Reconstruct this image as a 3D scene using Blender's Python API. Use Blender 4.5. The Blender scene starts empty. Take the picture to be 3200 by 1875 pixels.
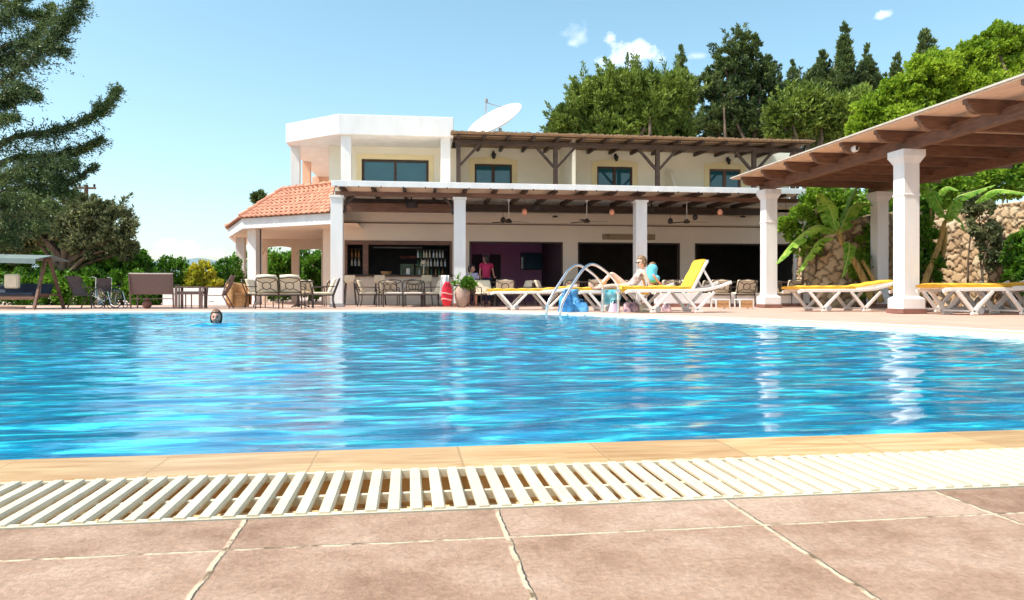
import bpy, math, random
import numpy as np
from mathutils import Vector, Matrix
R = math.radians
C = bpy.context.scene.collection
sc = bpy.context.scene
# ---------------------------------------------------------------- camera
F = 1800.0; H0 = 0.41; YAW = 7.0; HOR = 720.0
s_, c_ = math.sin(R(YAW)), math.cos(R(YAW))
cam = bpy.data.cameras.new('camera'); camo = bpy.data.objects.new('camera', cam); C.objects.link(camo)
cam.sensor_width = 36; cam.lens = 36*F/2520; cam.shift_y = -18.5/2520
cam.clip_start = 0.05; cam.clip_end = 6000
camo.location = (0, 0, H0); camo.rotation_euler = (R(90), 0, R(-YAW))
sc.camera = camo
sc.render.engine = 'CYCLES'
# ---------------------------------------------------------------- light
SUN = Vector((-0.52, -0.16, 0.84)).normalized()
w = bpy.data.worlds.new("World"); sc.world = w; w.use_nodes = True
wn, wl = w.node_tree.nodes, w.node_tree.links
sky = wn.new('ShaderNodeTexSky'); sky.sky_type = 'NISHITA'; sky.sun_disc = False
sky.sun_elevation = math.asin(SUN.z); sky.sun_rotation = math.atan2(SUN.x, SUN.y)
sky.air_density = 1.0; sky.dust_density = 1.5; sky.ozone_density = 1.5; sky.altitude = 50
bg = wn['Background']; bg.inputs[1].default_value = 0.15
sun = bpy.data.lights.new('sun', 'SUN'); suno = bpy.data.objects.new('sun', sun); C.objects.link(suno)
sun.energy = 4.6; sun.angle = R(0.53); sun.color = (1.0, 0.94, 0.84)
suno.rotation_euler = SUN.to_track_quat('Z', 'Y').to_euler()
sc.view_settings.view_transform = 'Standard'; sc.view_settings.look = 'None'
sc.view_settings.exposure = 0.45; sc.view_settings.gamma = 1.0
sc.cycles.max_bounces = 8; sc.cycles.caustics_reflective = False; sc.cycles.caustics_refractive = False

def at(X, d):
    u = (X-1260)/F
    return d*(s_+u*c_), d*(c_-u*s_)
def zat(Y, d): return H0+(HOR-Y)*d/F
def pw(X, Y, d):
    x, y = at(X, d); return Vector((x, y, zat(Y, d)))
def dpl(X, yw):                       # depth of the facade-parallel plane y=yw along the ray of column X
    return yw/(c_-(X-1260)/F*s_)
def fx(X, yw): return at(X, dpl(X, yw))[0]
def fz(X, Y, yw): return zat(Y, dpl(X, yw))
def dirv(X, Y):
    u, v = (X-1260)/F, (HOR-Y)/F
    return Vector((s_+u*c_, c_-u*s_, v)).normalized()

# clouds: soft white masses placed in given directions of the sky
def mth(op, a, b=None, c=None, tree=None):
    n = (tree or wn).new('ShaderNodeMath'); n.operation = op
    L = n.id_data.links
    for i, q in enumerate((a, b, c)):
        if q is None: continue
        if isinstance(q, (int, float)): n.inputs[i].default_value = q
        else: L.new(q, n.inputs[i])
    return n.outputs[0]
tc = wn.new('ShaderNodeTexCoord')
nz = wn.new('ShaderNodeTexNoise'); nz.inputs['Scale'].default_value = 34; nz.inputs['Detail'].default_value = 8; nz.inputs['Roughness'].default_value = .62
wl.new(tc.outputs['Generated'], nz.inputs['Vector'])
total = None
CLOUDS = [(1556,134,48,28,1.0),(1515,148,44,18,.9),(1600,138,34,16,.8),(1575,114,26,18,.8),(1500,97,18,15,.95),(1508,108,12,10,.7),(1428,92,22,22,.42),(1416,104,15,13,.5),
          (2172,36,22,9,.9),(1712,138,28,7,.35),(435,604,44,12,.45),(470,626,90,12,.3),(300,640,160,14,.2)]
for (X, Y, rx, ry, a) in CLOUDS:
    d0 = dirv(X, Y)
    rt = Vector((0,0,1)).cross(d0).normalized(); up = d0.cross(rt)
    def dotn(v):
        n = wn.new('ShaderNodeVectorMath'); n.operation = 'DOT_PRODUCT'
        wl.new(tc.outputs['Generated'], n.inputs[0]); n.inputs[1].default_value = v; return n.outputs['Value']
    ax = mth('DIVIDE', dotn(rt), rx/F); ay = mth('DIVIDE', dotn(up), ry/F)
    r2 = mth('ADD', mth('MULTIPLY', ax, ax), mth('MULTIPLY', ay, ay))
    m = mth('SUBTRACT', 1.15, mth('SQRT', r2))
    m = mth('ADD', m, mth('MULTIPLY', mth('SUBTRACT', nz.outputs['Fac'], .5), 5.0))
    fr = mth('GREATER_THAN', dotn(d0), .5)
    n = wn.new('ShaderNodeMath'); n.operation = 'MULTIPLY'; n.use_clamp = True; wl.new(m, n.inputs[0]); n.inputs[1].default_value = .6
    m = mth('MULTIPLY', mth('MULTIPLY', n.outputs[0], fr), a)
    total = m if total is None else mth('MAXIMUM', total, m)
mx = wn.new('ShaderNodeMixRGB'); wl.new(total, mx.inputs['Fac'])
# aerial whitening of the low sky
sep = wn.new('ShaderNodeSeparateXYZ'); wl.new(tc.outputs['Generated'], sep.inputs[0])
hs = wn.new('ShaderNodeHueSaturation'); wl.new(sky.outputs[0], hs.inputs['Color']); hs.inputs['Saturation'].default_value = 1.0; hs.inputs['Hue'].default_value = .472; hs.inputs['Value'].default_value = 1.2
wl.new(hs.outputs[0], mx.inputs['Color1']); mx.inputs['Color2'].default_value = (9.0, 9.1, 9.3, 1)
wl.new(mx.outputs[0], bg.inputs[0])

# ---------------------------------------------------------------- materials
def new_mat(name):
    m = bpy.data.materials.new(name); m.use_nodes = True
    return m, m.node_tree, m.node_tree.nodes['Principled BSDF']
def mat(name, col, rough=.6, var=.12, scale=3.0, bump=0.0, bscale=40, metal=0, col2=None, spec=.5, detail=5, stretch=None):
    m, t, p = new_mat(name); n, l = t.nodes, t.links
    p.inputs['Roughness'].default_value = rough; p.inputs['Metallic'].default_value = metal
    p.inputs['Specular IOR Level'].default_value = spec
    tcx = n.new('ShaderNodeTexCoord'); vec = tcx.outputs['Object']
    if stretch:
        mp = n.new('ShaderNodeMapping'); mp.inputs['Scale'].default_value = stretch; l.new(vec, mp.inputs['Vector']); vec = mp.outputs[0]
    no = n.new('ShaderNodeTexNoise'); no.inputs['Scale'].default_value = scale; no.inputs['Detail'].default_value = detail
    l.new(vec, no.inputs['Vector'])
    a = [max(0, v*(1-var)) for v in col]; b = list(col2) if col2 else [min(1, v*(1+var)) for v in col]
    cr = n.new('ShaderNodeValToRGB'); cr.color_ramp.elements[0].position = .3; cr.color_ramp.elements[1].position = .7
    cr.color_ramp.elements[0].color = (*a, 1); cr.color_ramp.elements[1].color = (*b, 1)
    l.new(no.outputs['Fac'], cr.inputs[0]); l.new(cr.outputs[0], p.inputs['Base Color'])
    if bump:
        n2 = n.new('ShaderNodeTexNoise'); n2.inputs['Scale'].default_value = bscale; n2.inputs['Detail'].default_value = 4
        l.new(vec, n2.inputs['Vector'])
        bp = n.new('ShaderNodeBump'); bp.inputs['Strength'].default_value = bump; bp.inputs['Distance'].default_value = .01
        l.new(n2.outputs['Fac'], bp.inputs['Height']); l.new(bp.outputs[0], p.inputs['Normal'])
    return m
def leaf_mat(name, a, b, tr=.35, scale=.9, rough=.5):
    m, t, p = new_mat(name); n, l = t.nodes, t.links
    p.inputs['Roughness'].default_value = rough; p.inputs['Specular IOR Level'].default_value = .35
    tcx = n.new('ShaderNodeTexCoord'); no = n.new('ShaderNodeTexNoise'); no.inputs['Scale'].default_value = scale; no.inputs['Detail'].default_value = 3
    l.new(tcx.outputs['Object'], no.inputs['Vector'])
    g = n.new('ShaderNodeNewGeometry')
    f = mth('ADD', mth('MULTIPLY', no.outputs['Fac'], 1.5, tree=n), mth('MULTIPLY', g.outputs['Random Per Island'], .7, tree=n), tree=n)
    f = mth('SUBTRACT', f, .6, tree=n)
    mxx = n.new('ShaderNodeMixRGB'); l.new(f, mxx.inputs['Fac']); mxx.use_clamp = True
    mxx.inputs['Color1'].default_value = (*a, 1); mxx.inputs['Color2'].default_value = (*b, 1)
    cl = n.new('ShaderNodeClamp'); l.new(f, cl.inputs[0]); l.new(cl.outputs[0], mxx.inputs['Fac'])
    l.new(mxx.outputs[0], p.inputs['Base Color'])
    tl = n.new('ShaderNodeBsdfTranslucent'); l.new(mxx.outputs[0], tl.inputs['Color'])
    ms = n.new('ShaderNodeMixShader'); ms.inputs[0].default_value = tr
    l.new(p.outputs[0], ms.inputs[1]); l.new(tl.outputs[0], ms.inputs[2])
    l.new(ms.outputs[0], n['Material Output'].inputs['Surface'])
    return m
M = {}
M['white'] = mat('white_plaster', (.78,.765,.74), .75, .075, 1.6, .15, 60, stretch=(2.2,2.2,.5), detail=9)
M['cream'] = mat('cream_plaster', (.88,.83,.68), .8, .05, .8, .1, 60)
M['pinkwall'] = mat('pink_plaster', (.84,.55,.38), .8, .05, .8, .1, 60)
M['tanwall'] = mat('tan_plaster', (.82,.69,.56), .8, .06, .6, .1, 60)
M['yellow_trim'] = mat('yellow_trim_plaster', (.86,.74,.44), .8, .05, 2)
M['dark_wood'] = mat('dark_wood', (.055,.032,.022), .6, .5, 4, .3, 30, stretch=(1,1,6))
M['brown_wood'] = mat('brown_wood', (.16,.075,.045), .5, .35, 3, .25, 30, stretch=(1,8,8))
M['beam_wood'] = mat('pergola_wood', (.15,.072,.042), .5, .35, 2.5, .25, 30, stretch=(1.5,1.5,9))
M['board'] = mat('boarded_underside', (.92,.76,.60), .6, .08, 2, stretch=(9,1,1))
M['reed'] = mat('reed_thatch', (.30,.19,.11), .9, .5, 14, .5, 60, stretch=(6,1,1))
M['glass'] = mat('window_glass', (.02,.10,.13), .04, .2, 1, spec=.9)
M['black'] = mat('matt_black', (.012,.012,.013), .6, .2)
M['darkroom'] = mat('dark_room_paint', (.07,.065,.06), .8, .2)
M['purple'] = mat('purple_lit_wall', (.46,.25,.38), .8, .15, .5)  # purple lamplight of the lounge put into its wall colour
M['iron'] = mat('bronze_metal', (.05,.035,.03), .4, .3, 20, metal=.3)
M['cushion'] = mat('cream_cushion', (.78,.66,.48), .9, .08, 6, .2, 80)
M['greycush'] = mat('grey_beige_cushion', (.60,.52,.45), .9, .08, 6, .2, 80)
M['yellowcush'] = mat('yellow_cushion', (.82,.50,.04), .75, .16, 5, .3, 30)
M['plastic'] = mat('white_plastic', (.80,.77,.71), .35, .05, 5)
M['steel'] = mat('polished_steel', (.75,.74,.73), .12, .05, 5, metal=1)
M['red'] = mat('red_plastic', (.70,.01,.03), .3, .08)
M['terracotta'] = mat('clay_urn', (.38,.27,.21), .8, .25, 6, .3, 40)
M['sling'] = mat('brown_sling_fabric', (.17,.105,.09), .7, .12, 30, .3, 200)
M['wicker'] = mat('honey_wicker', (.55,.30,.12), .7, .35, 25, .8, 120)
M['navy'] = mat('navy_fabric', (.02,.03,.055), .8, .3, 3)
M['greycanvas'] = mat('grey_green_canvas', (.16,.21,.20), .7, .15, 3)
M['skin'] = mat('skin', (.62,.30,.21), .5, .1, 6)
M['skin_pale'] = mat('pale_skin', (.80,.50,.38), .5, .08, 6)
M['bark'] = mat('bark', (.13,.09,.06), .9, .5, 6, .8, 20, stretch=(1,1,.3))
M['bamboo'] = mat('banana_stem', (.42,.27,.08), .7, .4, 5, .4, 20, stretch=(3,3,.5))
M['brownbase'] = mat('red_brown_skirting', (.26,.12,.09), .6, .2)
M['blue'] = mat('blue_bag_fabric', (.015,.15,.45), .6, .35, 6, .3, 30, col2=(.06,.34,.72))
M['cyan'] = mat('light_blue_fabric', (.13,.55,.75), .7, .2, 5)
M['pink'] = mat('pink_fabric', (.62,.03,.13), .7, .2, 4)
M['lavender'] = mat('lavender_fabric', (.62,.52,.68), .8, .1)
M['hair'] = mat('light_brown_hair', (.22,.13,.065), .5, .4, 25)
M['darkhair'] = mat('dark_hair', (.03,.02,.018), .5, .4, 25)
M['bikini'] = mat('patterned_swimsuit', (.35,.18,.17), .7, .3, 18, col2=(.85,.7,.6))
M['orange'] = mat('orange_lamp_glass', (.75,.30,.18), .4, .1)
M['grey'] = mat('grey_metal', (.30,.30,.30), .5, .1)
M['beige'] = mat('beige_board', (.30,.22,.12), .7, .1)
def mat_tiles():
    m, t, p = new_mat('clay_roof_tiles'); n, l = t.nodes, t.links
    g = n.new('ShaderNodeNewGeometry'); cr = n.new('ShaderNodeValToRGB')
    cr.color_ramp.elements[0].color = (.42,.17,.10,1); cr.color_ramp.elements[1].color = (.66,.32,.20,1)
    tcx = n.new('ShaderNodeTexCoord'); no = n.new('ShaderNodeTexNoise'); no.inputs['Scale'].default_value = 6; no.inputs['Detail'].default_value = 6
    l.new(tcx.outputs['Object'], no.inputs['Vector'])
    f = mth('ADD', mth('MULTIPLY', g.outputs['Random Per Island'], .5, tree=n), mth('MULTIPLY', no.outputs['Fac'], .6, tree=n), tree=n)
    l.new(f, cr.inputs[0]); l.new(cr.outputs[0], p.inputs['Base Color']); p.inputs['Roughness'].default_value = .75
    return m
M['tiles'] = mat_tiles()

# ---------------------------------------------------------------- mesh builder
class MB:
    def __init__(self): self.v = []; self.f = []
    def add(self, vs, fs):
        o = len(self.v); self.v += [tuple(v) for v in vs]; self.f += [tuple(i+o for i in f) for f in fs]; return self
    def box(self, x0, x1, y0, y1, z0, z1, rot=0, piv=None):
        vs = [(x,y,z) for z in (z0,z1) for y in (y0,y1) for x in (x0,x1)]
        if rot:
            px, py = piv or ((x0+x1)/2, (y0+y1)/2); c, s = math.cos(rot), math.sin(rot)
            vs = [(px+(x-px)*c-(y-py)*s, py+(x-px)*s+(y-py)*c, z) for x,y,z in vs]
        return self.add(vs, [(0,2,3,1),(4,5,7,6),(0,1,5,4),(2,6,7,3),(0,4,6,2),(1,3,7,5)])
    def beam(self, a, b, w, h, up=(0,0,1)):
        a, b, up = Vector(a), Vector(b), Vector(up); d = (b-a).normalized()
        if abs(d.dot(up)) > .98: up = Vector((0,1,0))
        sd = d.cross(up).normalized()*w/2; u2 = sd.cross(d).normalized()*h/2
        vs = [a-sd-u2, a+sd-u2, a+sd+u2, a-sd+u2, b-sd-u2, b+sd-u2, b+sd+u2, b-sd+u2]
        return self.add(vs, [(0,1,2,3),(7,6,5,4),(0,4,5,1),(1,5,6,2),(2,6,7,3),(3,7,4,0)])
    def tube(self, pts, r, seg=8, closed=False):
        pts = [Vector(p) for p in pts]; n = len(pts)
        rs = r if isinstance(r, (list, tuple)) else [r]*n
        vs = []; fs = []; ref = None
        for i, p in enumerate(pts):
            if closed: d = (pts[(i+1) % n]-pts[i-1]).normalized()
            else: d = (pts[min(i+1,n-1)]-pts[max(i-1,0)]).normalized()
            if ref is None: ref = Vector((0,0,1)) if abs(d.z) < .9 else Vector((1,0,0))
            a = d.cross(ref).normalized(); b = a.cross(d).normalized(); ref = b
            for k in range(seg):
                t = 2*math.pi*k/seg; vs.append(p+(a*math.cos(t)+b*math.sin(t))*rs[i])
        m = n if closed else n-1
        for i in range(m):
            for k in range(seg):
                a0 = i*seg+k; a1 = i*seg+(k+1) % seg; b0 = ((i+1) % n)*seg+k; b1 = ((i+1) % n)*seg+(k+1) % seg
                fs.append((a0, a1, b1, b0))
        if not closed: fs += [tuple(reversed(range(seg))), tuple(range((n-1)*seg, n*seg))]
        return self.add(vs, fs)
    def lathe(self, prof, c=(0,0,0), seg=20):
        vs = []; fs = []; n = len(prof)
        for r, z in prof:
            for k in range(seg):
                t = 2*math.pi*k/seg; vs.append((c[0]+r*math.cos(t), c[1]+r*math.sin(t), c[2]+z))
        for i in range(n-1):
            for k in range(seg):
                fs.append((i*seg+k, i*seg+(k+1) % seg, (i+1)*seg+(k+1) % seg, (i+1)*seg+k))
        fs += [tuple(reversed(range(seg))), tuple(range((n-1)*seg, n*seg))]
        return self.add(vs, fs)
    def prism(self, poly, z0, z1):                 # polygon in xy
        n = len(poly); vs = [(x,y,z0) for x,y in poly]+[(x,y,z1) for x,y in poly]
        fs = [tuple(reversed(range(n))), tuple(range(n,2*n))]+[(i,(i+1)%n,(i+1)%n+n,i+n) for i in range(n)]
        return self.add(vs, fs)
    def slab(self, poly, off):                     # planar polygon of 3d points, extruded by vector off
        n = len(poly); off = Vector(off); P = [Vector(p) for p in poly]
        fs = [tuple(reversed(range(n))), tuple(range(n,2*n))]+[(i,(i+1)%n,(i+1)%n+n,i+n) for i in range(n)]
        return self.add(P+[p+off for p in P], fs)
    def grid(self, fn, nu, nv):
        vs = [fn(i/nu, j/nv) for j in range(nv+1) for i in range(nu+1)]
        fs = [(j*(nu+1)+i, j*(nu+1)+i+1, (j+1)*(nu+1)+i+1, (j+1)*(nu+1)+i) for j in range(nv) for i in range(nu)]
        return self.add(vs, fs)
    def build(self, name, m, parent=None, smooth=False, bevel=0, loc=None, rotz=0, sub=0, solid=0):
        me = bpy.data.meshes.new(name); me.from_pydata(self.v, [], self.f)
        if smooth: me.polygons.foreach_set('use_smooth', [True]*len(me.polygons))
        me.materials.append(M[m] if isinstance(m, str) else m)
        o = bpy.data.objects.new(name, me); C.objects.link(o)
        if parent: o.parent = parent
        if loc is not None: o.location = loc
        if rotz: o.rotation_euler.z = rotz
        if solid:
            q = o.modifiers.new('s', 'SOLIDIFY'); q.thickness = solid; q.offset = 0
        if bevel:
            q = o.modifiers.new('b', 'BEVEL'); q.width = bevel; q.segments = 2; q.limit_method = 'ANGLE'
        if sub:
            q = o.modifiers.new('u', 'SUBSURF'); q.levels = sub; q.render_levels = sub
        return o
def tag(o, label, cat, group=None):
    o['label'] = label; o['category'] = cat
    if group: o['group'] = group
    return o
def kind(o, k): o['kind'] = k; return o
def thing(name, label, cat, loc=(0,0,0), rotz=0, group=None):
    o = bpy.data.objects.new(name, None); C.objects.link(o); o.empty_display_size = .2
    o.location = loc; o.rotation_euler = (0,0,rotz); return tag(o, label, cat, group)
def copy_tree(root, loc, rotz=0, label=None, scale=None):
    def cp(o, par):
        c = o.copy(); C.objects.link(c); c.parent = par
        for ch in kids.get(o, []): cp(ch, c)
        return c
    kids = {}
    for o in C.objects:
        if o.parent: kids.setdefault(o.parent, []).append(o)
    r = cp(root, None); r.location = loc; r.rotation_euler = (0,0,rotz)
    if scale: r.scale = (scale,)*3
    if label: r['label'] = label
    return r

# ---------------------------------------------------------------- ground, pool, deck (pool frame = world turned by PROT)
PROT = R(8.06-YAW)
YW = 1.947                      # water edge of the near coping
def catmull(P, n=10):
    out = []
    for i in range(len(P)-1):
        p0, p1, p2, p3 = P[max(i-1,0)], P[i], P[i+1], P[min(i+2,len(P)-1)]
        for k in range(n):
            t = k/n; out.append(tuple(.5*((2*p1[j])+(-p0[j]+p2[j])*t+(2*p0[j]-5*p1[j]+4*p2[j]-p3[j])*t*t+(-p0[j]+3*p1[j]-3*p2[j]+p3[j])*t**3) for j in (0,1)))
    out.append(tuple(P[-1])); return out
curve = catmull([(0.2,16.42),(1.5,16.1),(3.08,13.95),(4.74,10.3),(5.48,7.7),(5.72,6.0),(5.75,4.0)], 8)
POOL = [(-14,YW),(5.75,YW),(5.75,4.0)]+list(reversed(curve[:-1]))[0:]+[(-14,16.42)]
def offset(poly, d):
    n = len(poly); out = []
    for i in range(n):
        p, a, b = Vector(poly[i]), Vector(poly[i-1]), Vector(poly[(i+1) % n])
        e1 = (p-a).normalized(); e2 = (b-p).normalized()
        n1 = Vector((e1.y,-e1.x)); n2 = Vector((e2.y,-e2.x)); m = (n1+n2).normalized()
        out.append(tuple(p+m*(d/max(.35, m.dot(n1)))))
    return out
def ring(pin, pout, z):
    mb = MB(); n = len(pin)
    vs = [(x,y,z) for x,y in pin]+[(x,y,z) for x,y in pout]
    fs = [(i, i+n, (i+1)%n+n, (i+1)%n) for i in range(n)]
    return mb.add(vs, fs)
P1 = offset(POOL, .233)          # coping outer
P2 = offset(POOL, .572)          # grate outer
P3 = offset(POOL, .98)

def mat_deck():
    m, t, p = new_mat('deck_tiles'); n, l = t.nodes, t.links
    tcx = n.new('ShaderNodeTexCoord'); sp = n.new('ShaderNodeSeparateXYZ'); l.new(tcx.outputs['Object'], sp.inputs[0])
    nw = n.new('ShaderNodeTexNoise'); nw.inputs['Scale'].default_value = 26; nw.inputs['Detail'].default_value = 6; l.new(tcx.outputs['Object'], nw.inputs['Vector'])
    wob = mth('MULTIPLY', mth('SUBTRACT', nw.outputs['Fac'], .5, tree=n), .014, tree=n)
    def line(o, off, per):
        q = mth('DIVIDE', mth('SUBTRACT', mth('ADD', o, wob, tree=n), off, tree=n), per, tree=n)
        fr = mth('FRACT', mth('ADD', q, .5, tree=n), tree=n)
        return mth('MULTIPLY', mth('ABSOLUTE', mth('SUBTRACT', fr, .5, tree=n), tree=n), per, tree=n), mth('FLOOR', mth('ADD', q, 0.0, tree=n), tree=n)
    dx, ix = line(sp.outputs['X'], .165, .455); dy, iy = line(sp.outputs['Y'], 1.215, .455)
    dm = mth('MINIMUM', dx, dy, tree=n)
    g = n.new('ShaderNodeMapRange'); g.interpolation_type = 'SMOOTHSTEP'; l.new(dm, g.inputs[0]); g.inputs[1].default_value = .0022; g.inputs[2].default_value = .0062
    # per tile tone
    cb = n.new('ShaderNodeCombineXYZ'); l.new(ix, cb.inputs[0]); l.new(iy, cb.inputs[1])
    wnz = n.new('ShaderNodeTexWhiteNoise'); wnz.noise_dimensions = '2D'; l.new(cb.outputs[0], wnz.inputs['Vector'])
    n1 = n.new('ShaderNodeTexNoise'); n1.inputs['Scale'].default_value = 5.5; n1.inputs['Detail'].default_value = 12; n1.inputs['Roughness'].default_value = .70; n1.inputs['Distortion'].default_value = .12
    l.new(tcx.outputs['Object'], n1.inputs['Vector'])
    cr = n.new('ShaderNodeValToRGB'); e = cr.color_ramp.elements
    e[0].position = .33; e[0].color = (.265,.152,.094,1); e[1].position = .70; e[1].color = (.50,.35,.255,1)
    x = cr.color_ramp.elements.new(.5); x.color = (.385,.245,.165,1)
    f = mth('ADD', n1.outputs['Fac'], mth('MULTIPLY', mth('SUBTRACT', wnz.outputs['Value'], .5, tree=n), .22, tree=n), tree=n)
    l.new(f, cr.inputs[0])
    # fine dark speckle
    n2 = n.new('ShaderNodeTexNoise'); n2.inputs['Scale'].default_value = 95; n2.inputs['Detail'].default_value = 8; n2.inputs['Roughness'].default_value = .7; l.new(tcx.outputs['Object'], n2.inputs['Vector'])
    sk = n.new('ShaderNodeMapRange'); l.new(n2.outputs['Fac'], sk.inputs[0]); sk.inputs[1].default_value = .34; sk.inputs[2].default_value = .62; sk.inputs[3].default_value = .76; sk.inputs[4].default_value = 1.12; sk.clamp = False if hasattr(sk,'clamp') and isinstance(sk.clamp,bool) else sk.clamp
    mm = n.new('ShaderNodeMixRGB'); mm.blend_type = 'MULTIPLY'; mm.inputs[0].default_value = 1; l.new(cr.outputs[0], mm.inputs[1]); l.new(sk.outputs[0], mm.inputs[2])
    # grout
    gr = n.new('ShaderNodeValToRGB'); gr.color_ramp.elements[0].color = (.17,.12,.07,1); gr.color_ramp.elements[1].color = (.62,.50,.34,1)
    gr.color_ramp.elements[0].position = .36; gr.color_ramp.elements[1].position = .50; gr.color_ramp.elements.new(.43).color = (.44,.32,.21,1)
    l.new(nw.outputs['Fac'], gr.inputs[0])
    mg = n.new('ShaderNodeMixRGB'); l.new(g.outputs[0], mg.inputs[0]); l.new(gr.outputs[0], mg.inputs[1]); l.new(mm.outputs[0], mg.inputs[2])
    # far dust: pale pink
    l.new(mg.outputs[0], p.inputs['Base Color']); p.inputs['Roughness'].default_value = .62; p.inputs['Specular IOR Level'].default_value = .3
    bp = n.new('ShaderNodeBump'); bp.inputs['Strength'].default_value = 1.0; bp.inputs['Distance'].default_value = .010
    gi = mth('MULTIPLY', mth('SUBTRACT', 1.0, g.outputs[0], tree=n), mth('SUBTRACT', mth('MULTIPLY', nw.outputs['Fac'], 1.6, tree=n), .4, tree=n), tree=n)
    hh = mth('ADD', mth('ADD', mth('MULTIPLY', n1.outputs['Fac'], .8, tree=n), mth('MULTIPLY', n2.outputs['Fac'], .35, tree=n), tree=n), mth('MULTIPLY', gi, .9, tree=n), tree=n)
    l.new(hh, bp.inputs['Height']); l.new(bp.outputs[0], p.inputs['Normal'])
    return m
M['deck'] = mat_deck()
M['deckfar'] = mat('pale_pink_paving', (.54,.36,.28), .7, .12, 1.5, .2, 30)
M['paleborder'] = mat('pale_stone_border', (.76,.70,.60), .6, .05, 3)
def mat_coping():
    m, t, p = new_mat('sandstone_coping'); n, l = t.nodes, t.links
    tcx = n.new('ShaderNodeTexCoord'); sp = n.new('ShaderNodeSeparateXYZ'); l.new(tcx.outputs['Object'], sp.inputs[0])
    mp = n.new('ShaderNodeMapping'); mp.inputs['Scale'].default_value = (1.2, 9, 1); l.new(tcx.outputs['Object'], mp.inputs[0])
    no = n.new('ShaderNodeTexNoise'); no.inputs['Scale'].default_value = 2.2; no.inputs['Detail'].default_value = 8; no.inputs['Distortion'].default_value = 1.2; l.new(mp.outputs[0], no.inputs['Vector'])
    cr = n.new('ShaderNodeValToRGB'); e = cr.color_ramp.elements; e[0].position = .3; e[0].color = (.42,.22,.075,1); e[1].position = .7; e[1].color = (.66,.45,.23,1)
    l.new(no.outputs['Fac'], cr.inputs[0])
    q = mth('DIVIDE', mth('SUBTRACT', sp.outputs['X'], .13, tree=n), .357, tree=n)
    dd = mth('MULTIPLY', mth('ABSOLUTE', mth('SUBTRACT', mth('FRACT', mth('ADD', q, .5, tree=n), tree=n), .5, tree=n), tree=n), .357, tree=n)
    g = n.new('ShaderNodeMapRange'); l.new(dd, g.inputs[0]); g.inputs[1].default_value = .0015; g.inputs[2].default_value = .004
    wnz = n.new('ShaderNodeTexWhiteNoise'); wnz.noise_dimensions = '1D'; l.new(mth('FLOOR', q, tree=n), wnz.inputs['W'])
    br = mth('ADD', mth('MULTIPLY', wnz.outputs['Value'], .25, tree=n), .85, tree=n)
    mm = n.new('ShaderNodeMixRGB'); mm.blend_type = 'MULTIPLY'; mm.inputs[0].default_value = 1; l.new(cr.outputs[0], mm.inputs[1]); l.new(br, mm.inputs[2])
    mg = n.new('ShaderNodeMixRGB'); l.new(g.outputs[0], mg.inputs[0]); mg.inputs[1].default_value = (.40,.25,.11,1); l.new(mm.outputs[0], mg.inputs[2])
    l.new(mg.outputs[0], p.inputs['Base Color']); p.inputs['Roughness'].default_value = .38
    bp = n.new('ShaderNodeBump'); bp.inputs['Strength'].default_value = .3; bp.inputs['Distance'].default_value = .004
    l.new(mth('ADD', no.outputs['Fac'], g.outputs[0], tree=n), bp.inputs['Height']); l.new(bp.outputs[0], p.inputs['Normal'])
    return m
M['coping'] = mat_coping()
M['grate'] = mat('grate_plastic', (.60,.53,.39), .45, .10, 9)
M['channel'] = mat('channel_concrete', (.70,.50,.25), .8, .3, 9, .3, 30)

# near deck: everything nearer than the grate; the far deck is one sheet around the rest
nearp = [(-16,-6),(12,-6),(12,1.375),(-16,1.375)]
o = MB().add([(x,y,0) for x,y in nearp], [(0,1,2,3)]).build('near_deck', 'deck', rotz=PROT); kind(o, 'structure')
def fan(inner, Rr, z, name, m, Rin=None):
    cx, cy = -3, 9; n = len(inner)
    def ray(x, y, r):
        d = Vector((x-cx, y-cy)).normalized(); return (cx+d.x*r, cy+d.y*r, z)
    a = [(x,y,z) if Rin is None else ray(x,y,Rin) for x,y in inner]
    b = [ray(x,y,Rr) for x,y in inner]
    # refine angularly so that the far rim is round
    o = MB().add(a+b, [(i, (i+1)%n, (i+1)%n+n, i+n) for i in range(n)]).build(name, m, rotz=PROT)
    return kind(o, 'structure')
def densify(poly, step):
    out = []
    for i in range(len(poly)):
        a, b = Vector(poly[i]), Vector(poly[(i+1) % len(poly)]); k = max(1, int((b-a).length/step))
        out += [tuple(a.lerp(b, j/k)) for j in range(k)]
    return out
P2d = densify(P2, 1.5)
fan(P2d, 75, -.008, 'terrace', 'deckfar')
M['earth'] = mat('dry_grass_ground', (.22,.20,.09), .95, .4, .8, .6, 10, col2=(.12,.16,.05))
fan(P2d, 4500, -.02, 'ground', 'earth', Rin=75)
o = ring(P2, P3, -.004).build('terrace_border', 'paleborder', rotz=PROT); kind(o, 'structure')
# coping: closed ring with water side and channel side
n = len(POOL)
def solid_ring(a, b, z0, z1, edges=None):
    mb = MB(); n = len(a); edges = edges or range(n)
    vs = [(x,y,z1) for x,y in a]+[(x,y,z1) for x,y in b]+[(x,y,z0) for x,y in a]+[(x,y,z0) for x,y in b]
    fs = []
    for i in edges:
        j = (i+1) % n; fs += [(i,i+n,j+n,j),(i+2*n,i,j,j+2*n),(i+n,i+3*n,j+3*n,j+n)]
    return mb.add(vs, fs)
o = solid_ring(POOL, P1, -.4, .002, [0]).build('pool_coping', 'coping', rotz=PROT, bevel=.008); kind(o, 'structure')
o = solid_ring(POOL, P1, -.4, .002, list(range(1, len(POOL)))).build('far_pool_coping', 'paleborder', rotz=PROT, bevel=.008); kind(o, 'structure')
o = ring(P1, P2, -.085).build('gutter_floor', 'channel', rotz=PROT); kind(o, 'structure')
mb = MB(); n = len(P2)
mb.add([(x,y,-.085) for x,y in P2]+[(x,y,-.002) for x,y in P2], [(i,(i+1)%n,(i+1)%n+n,i+n) for i in range(n)])
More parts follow.
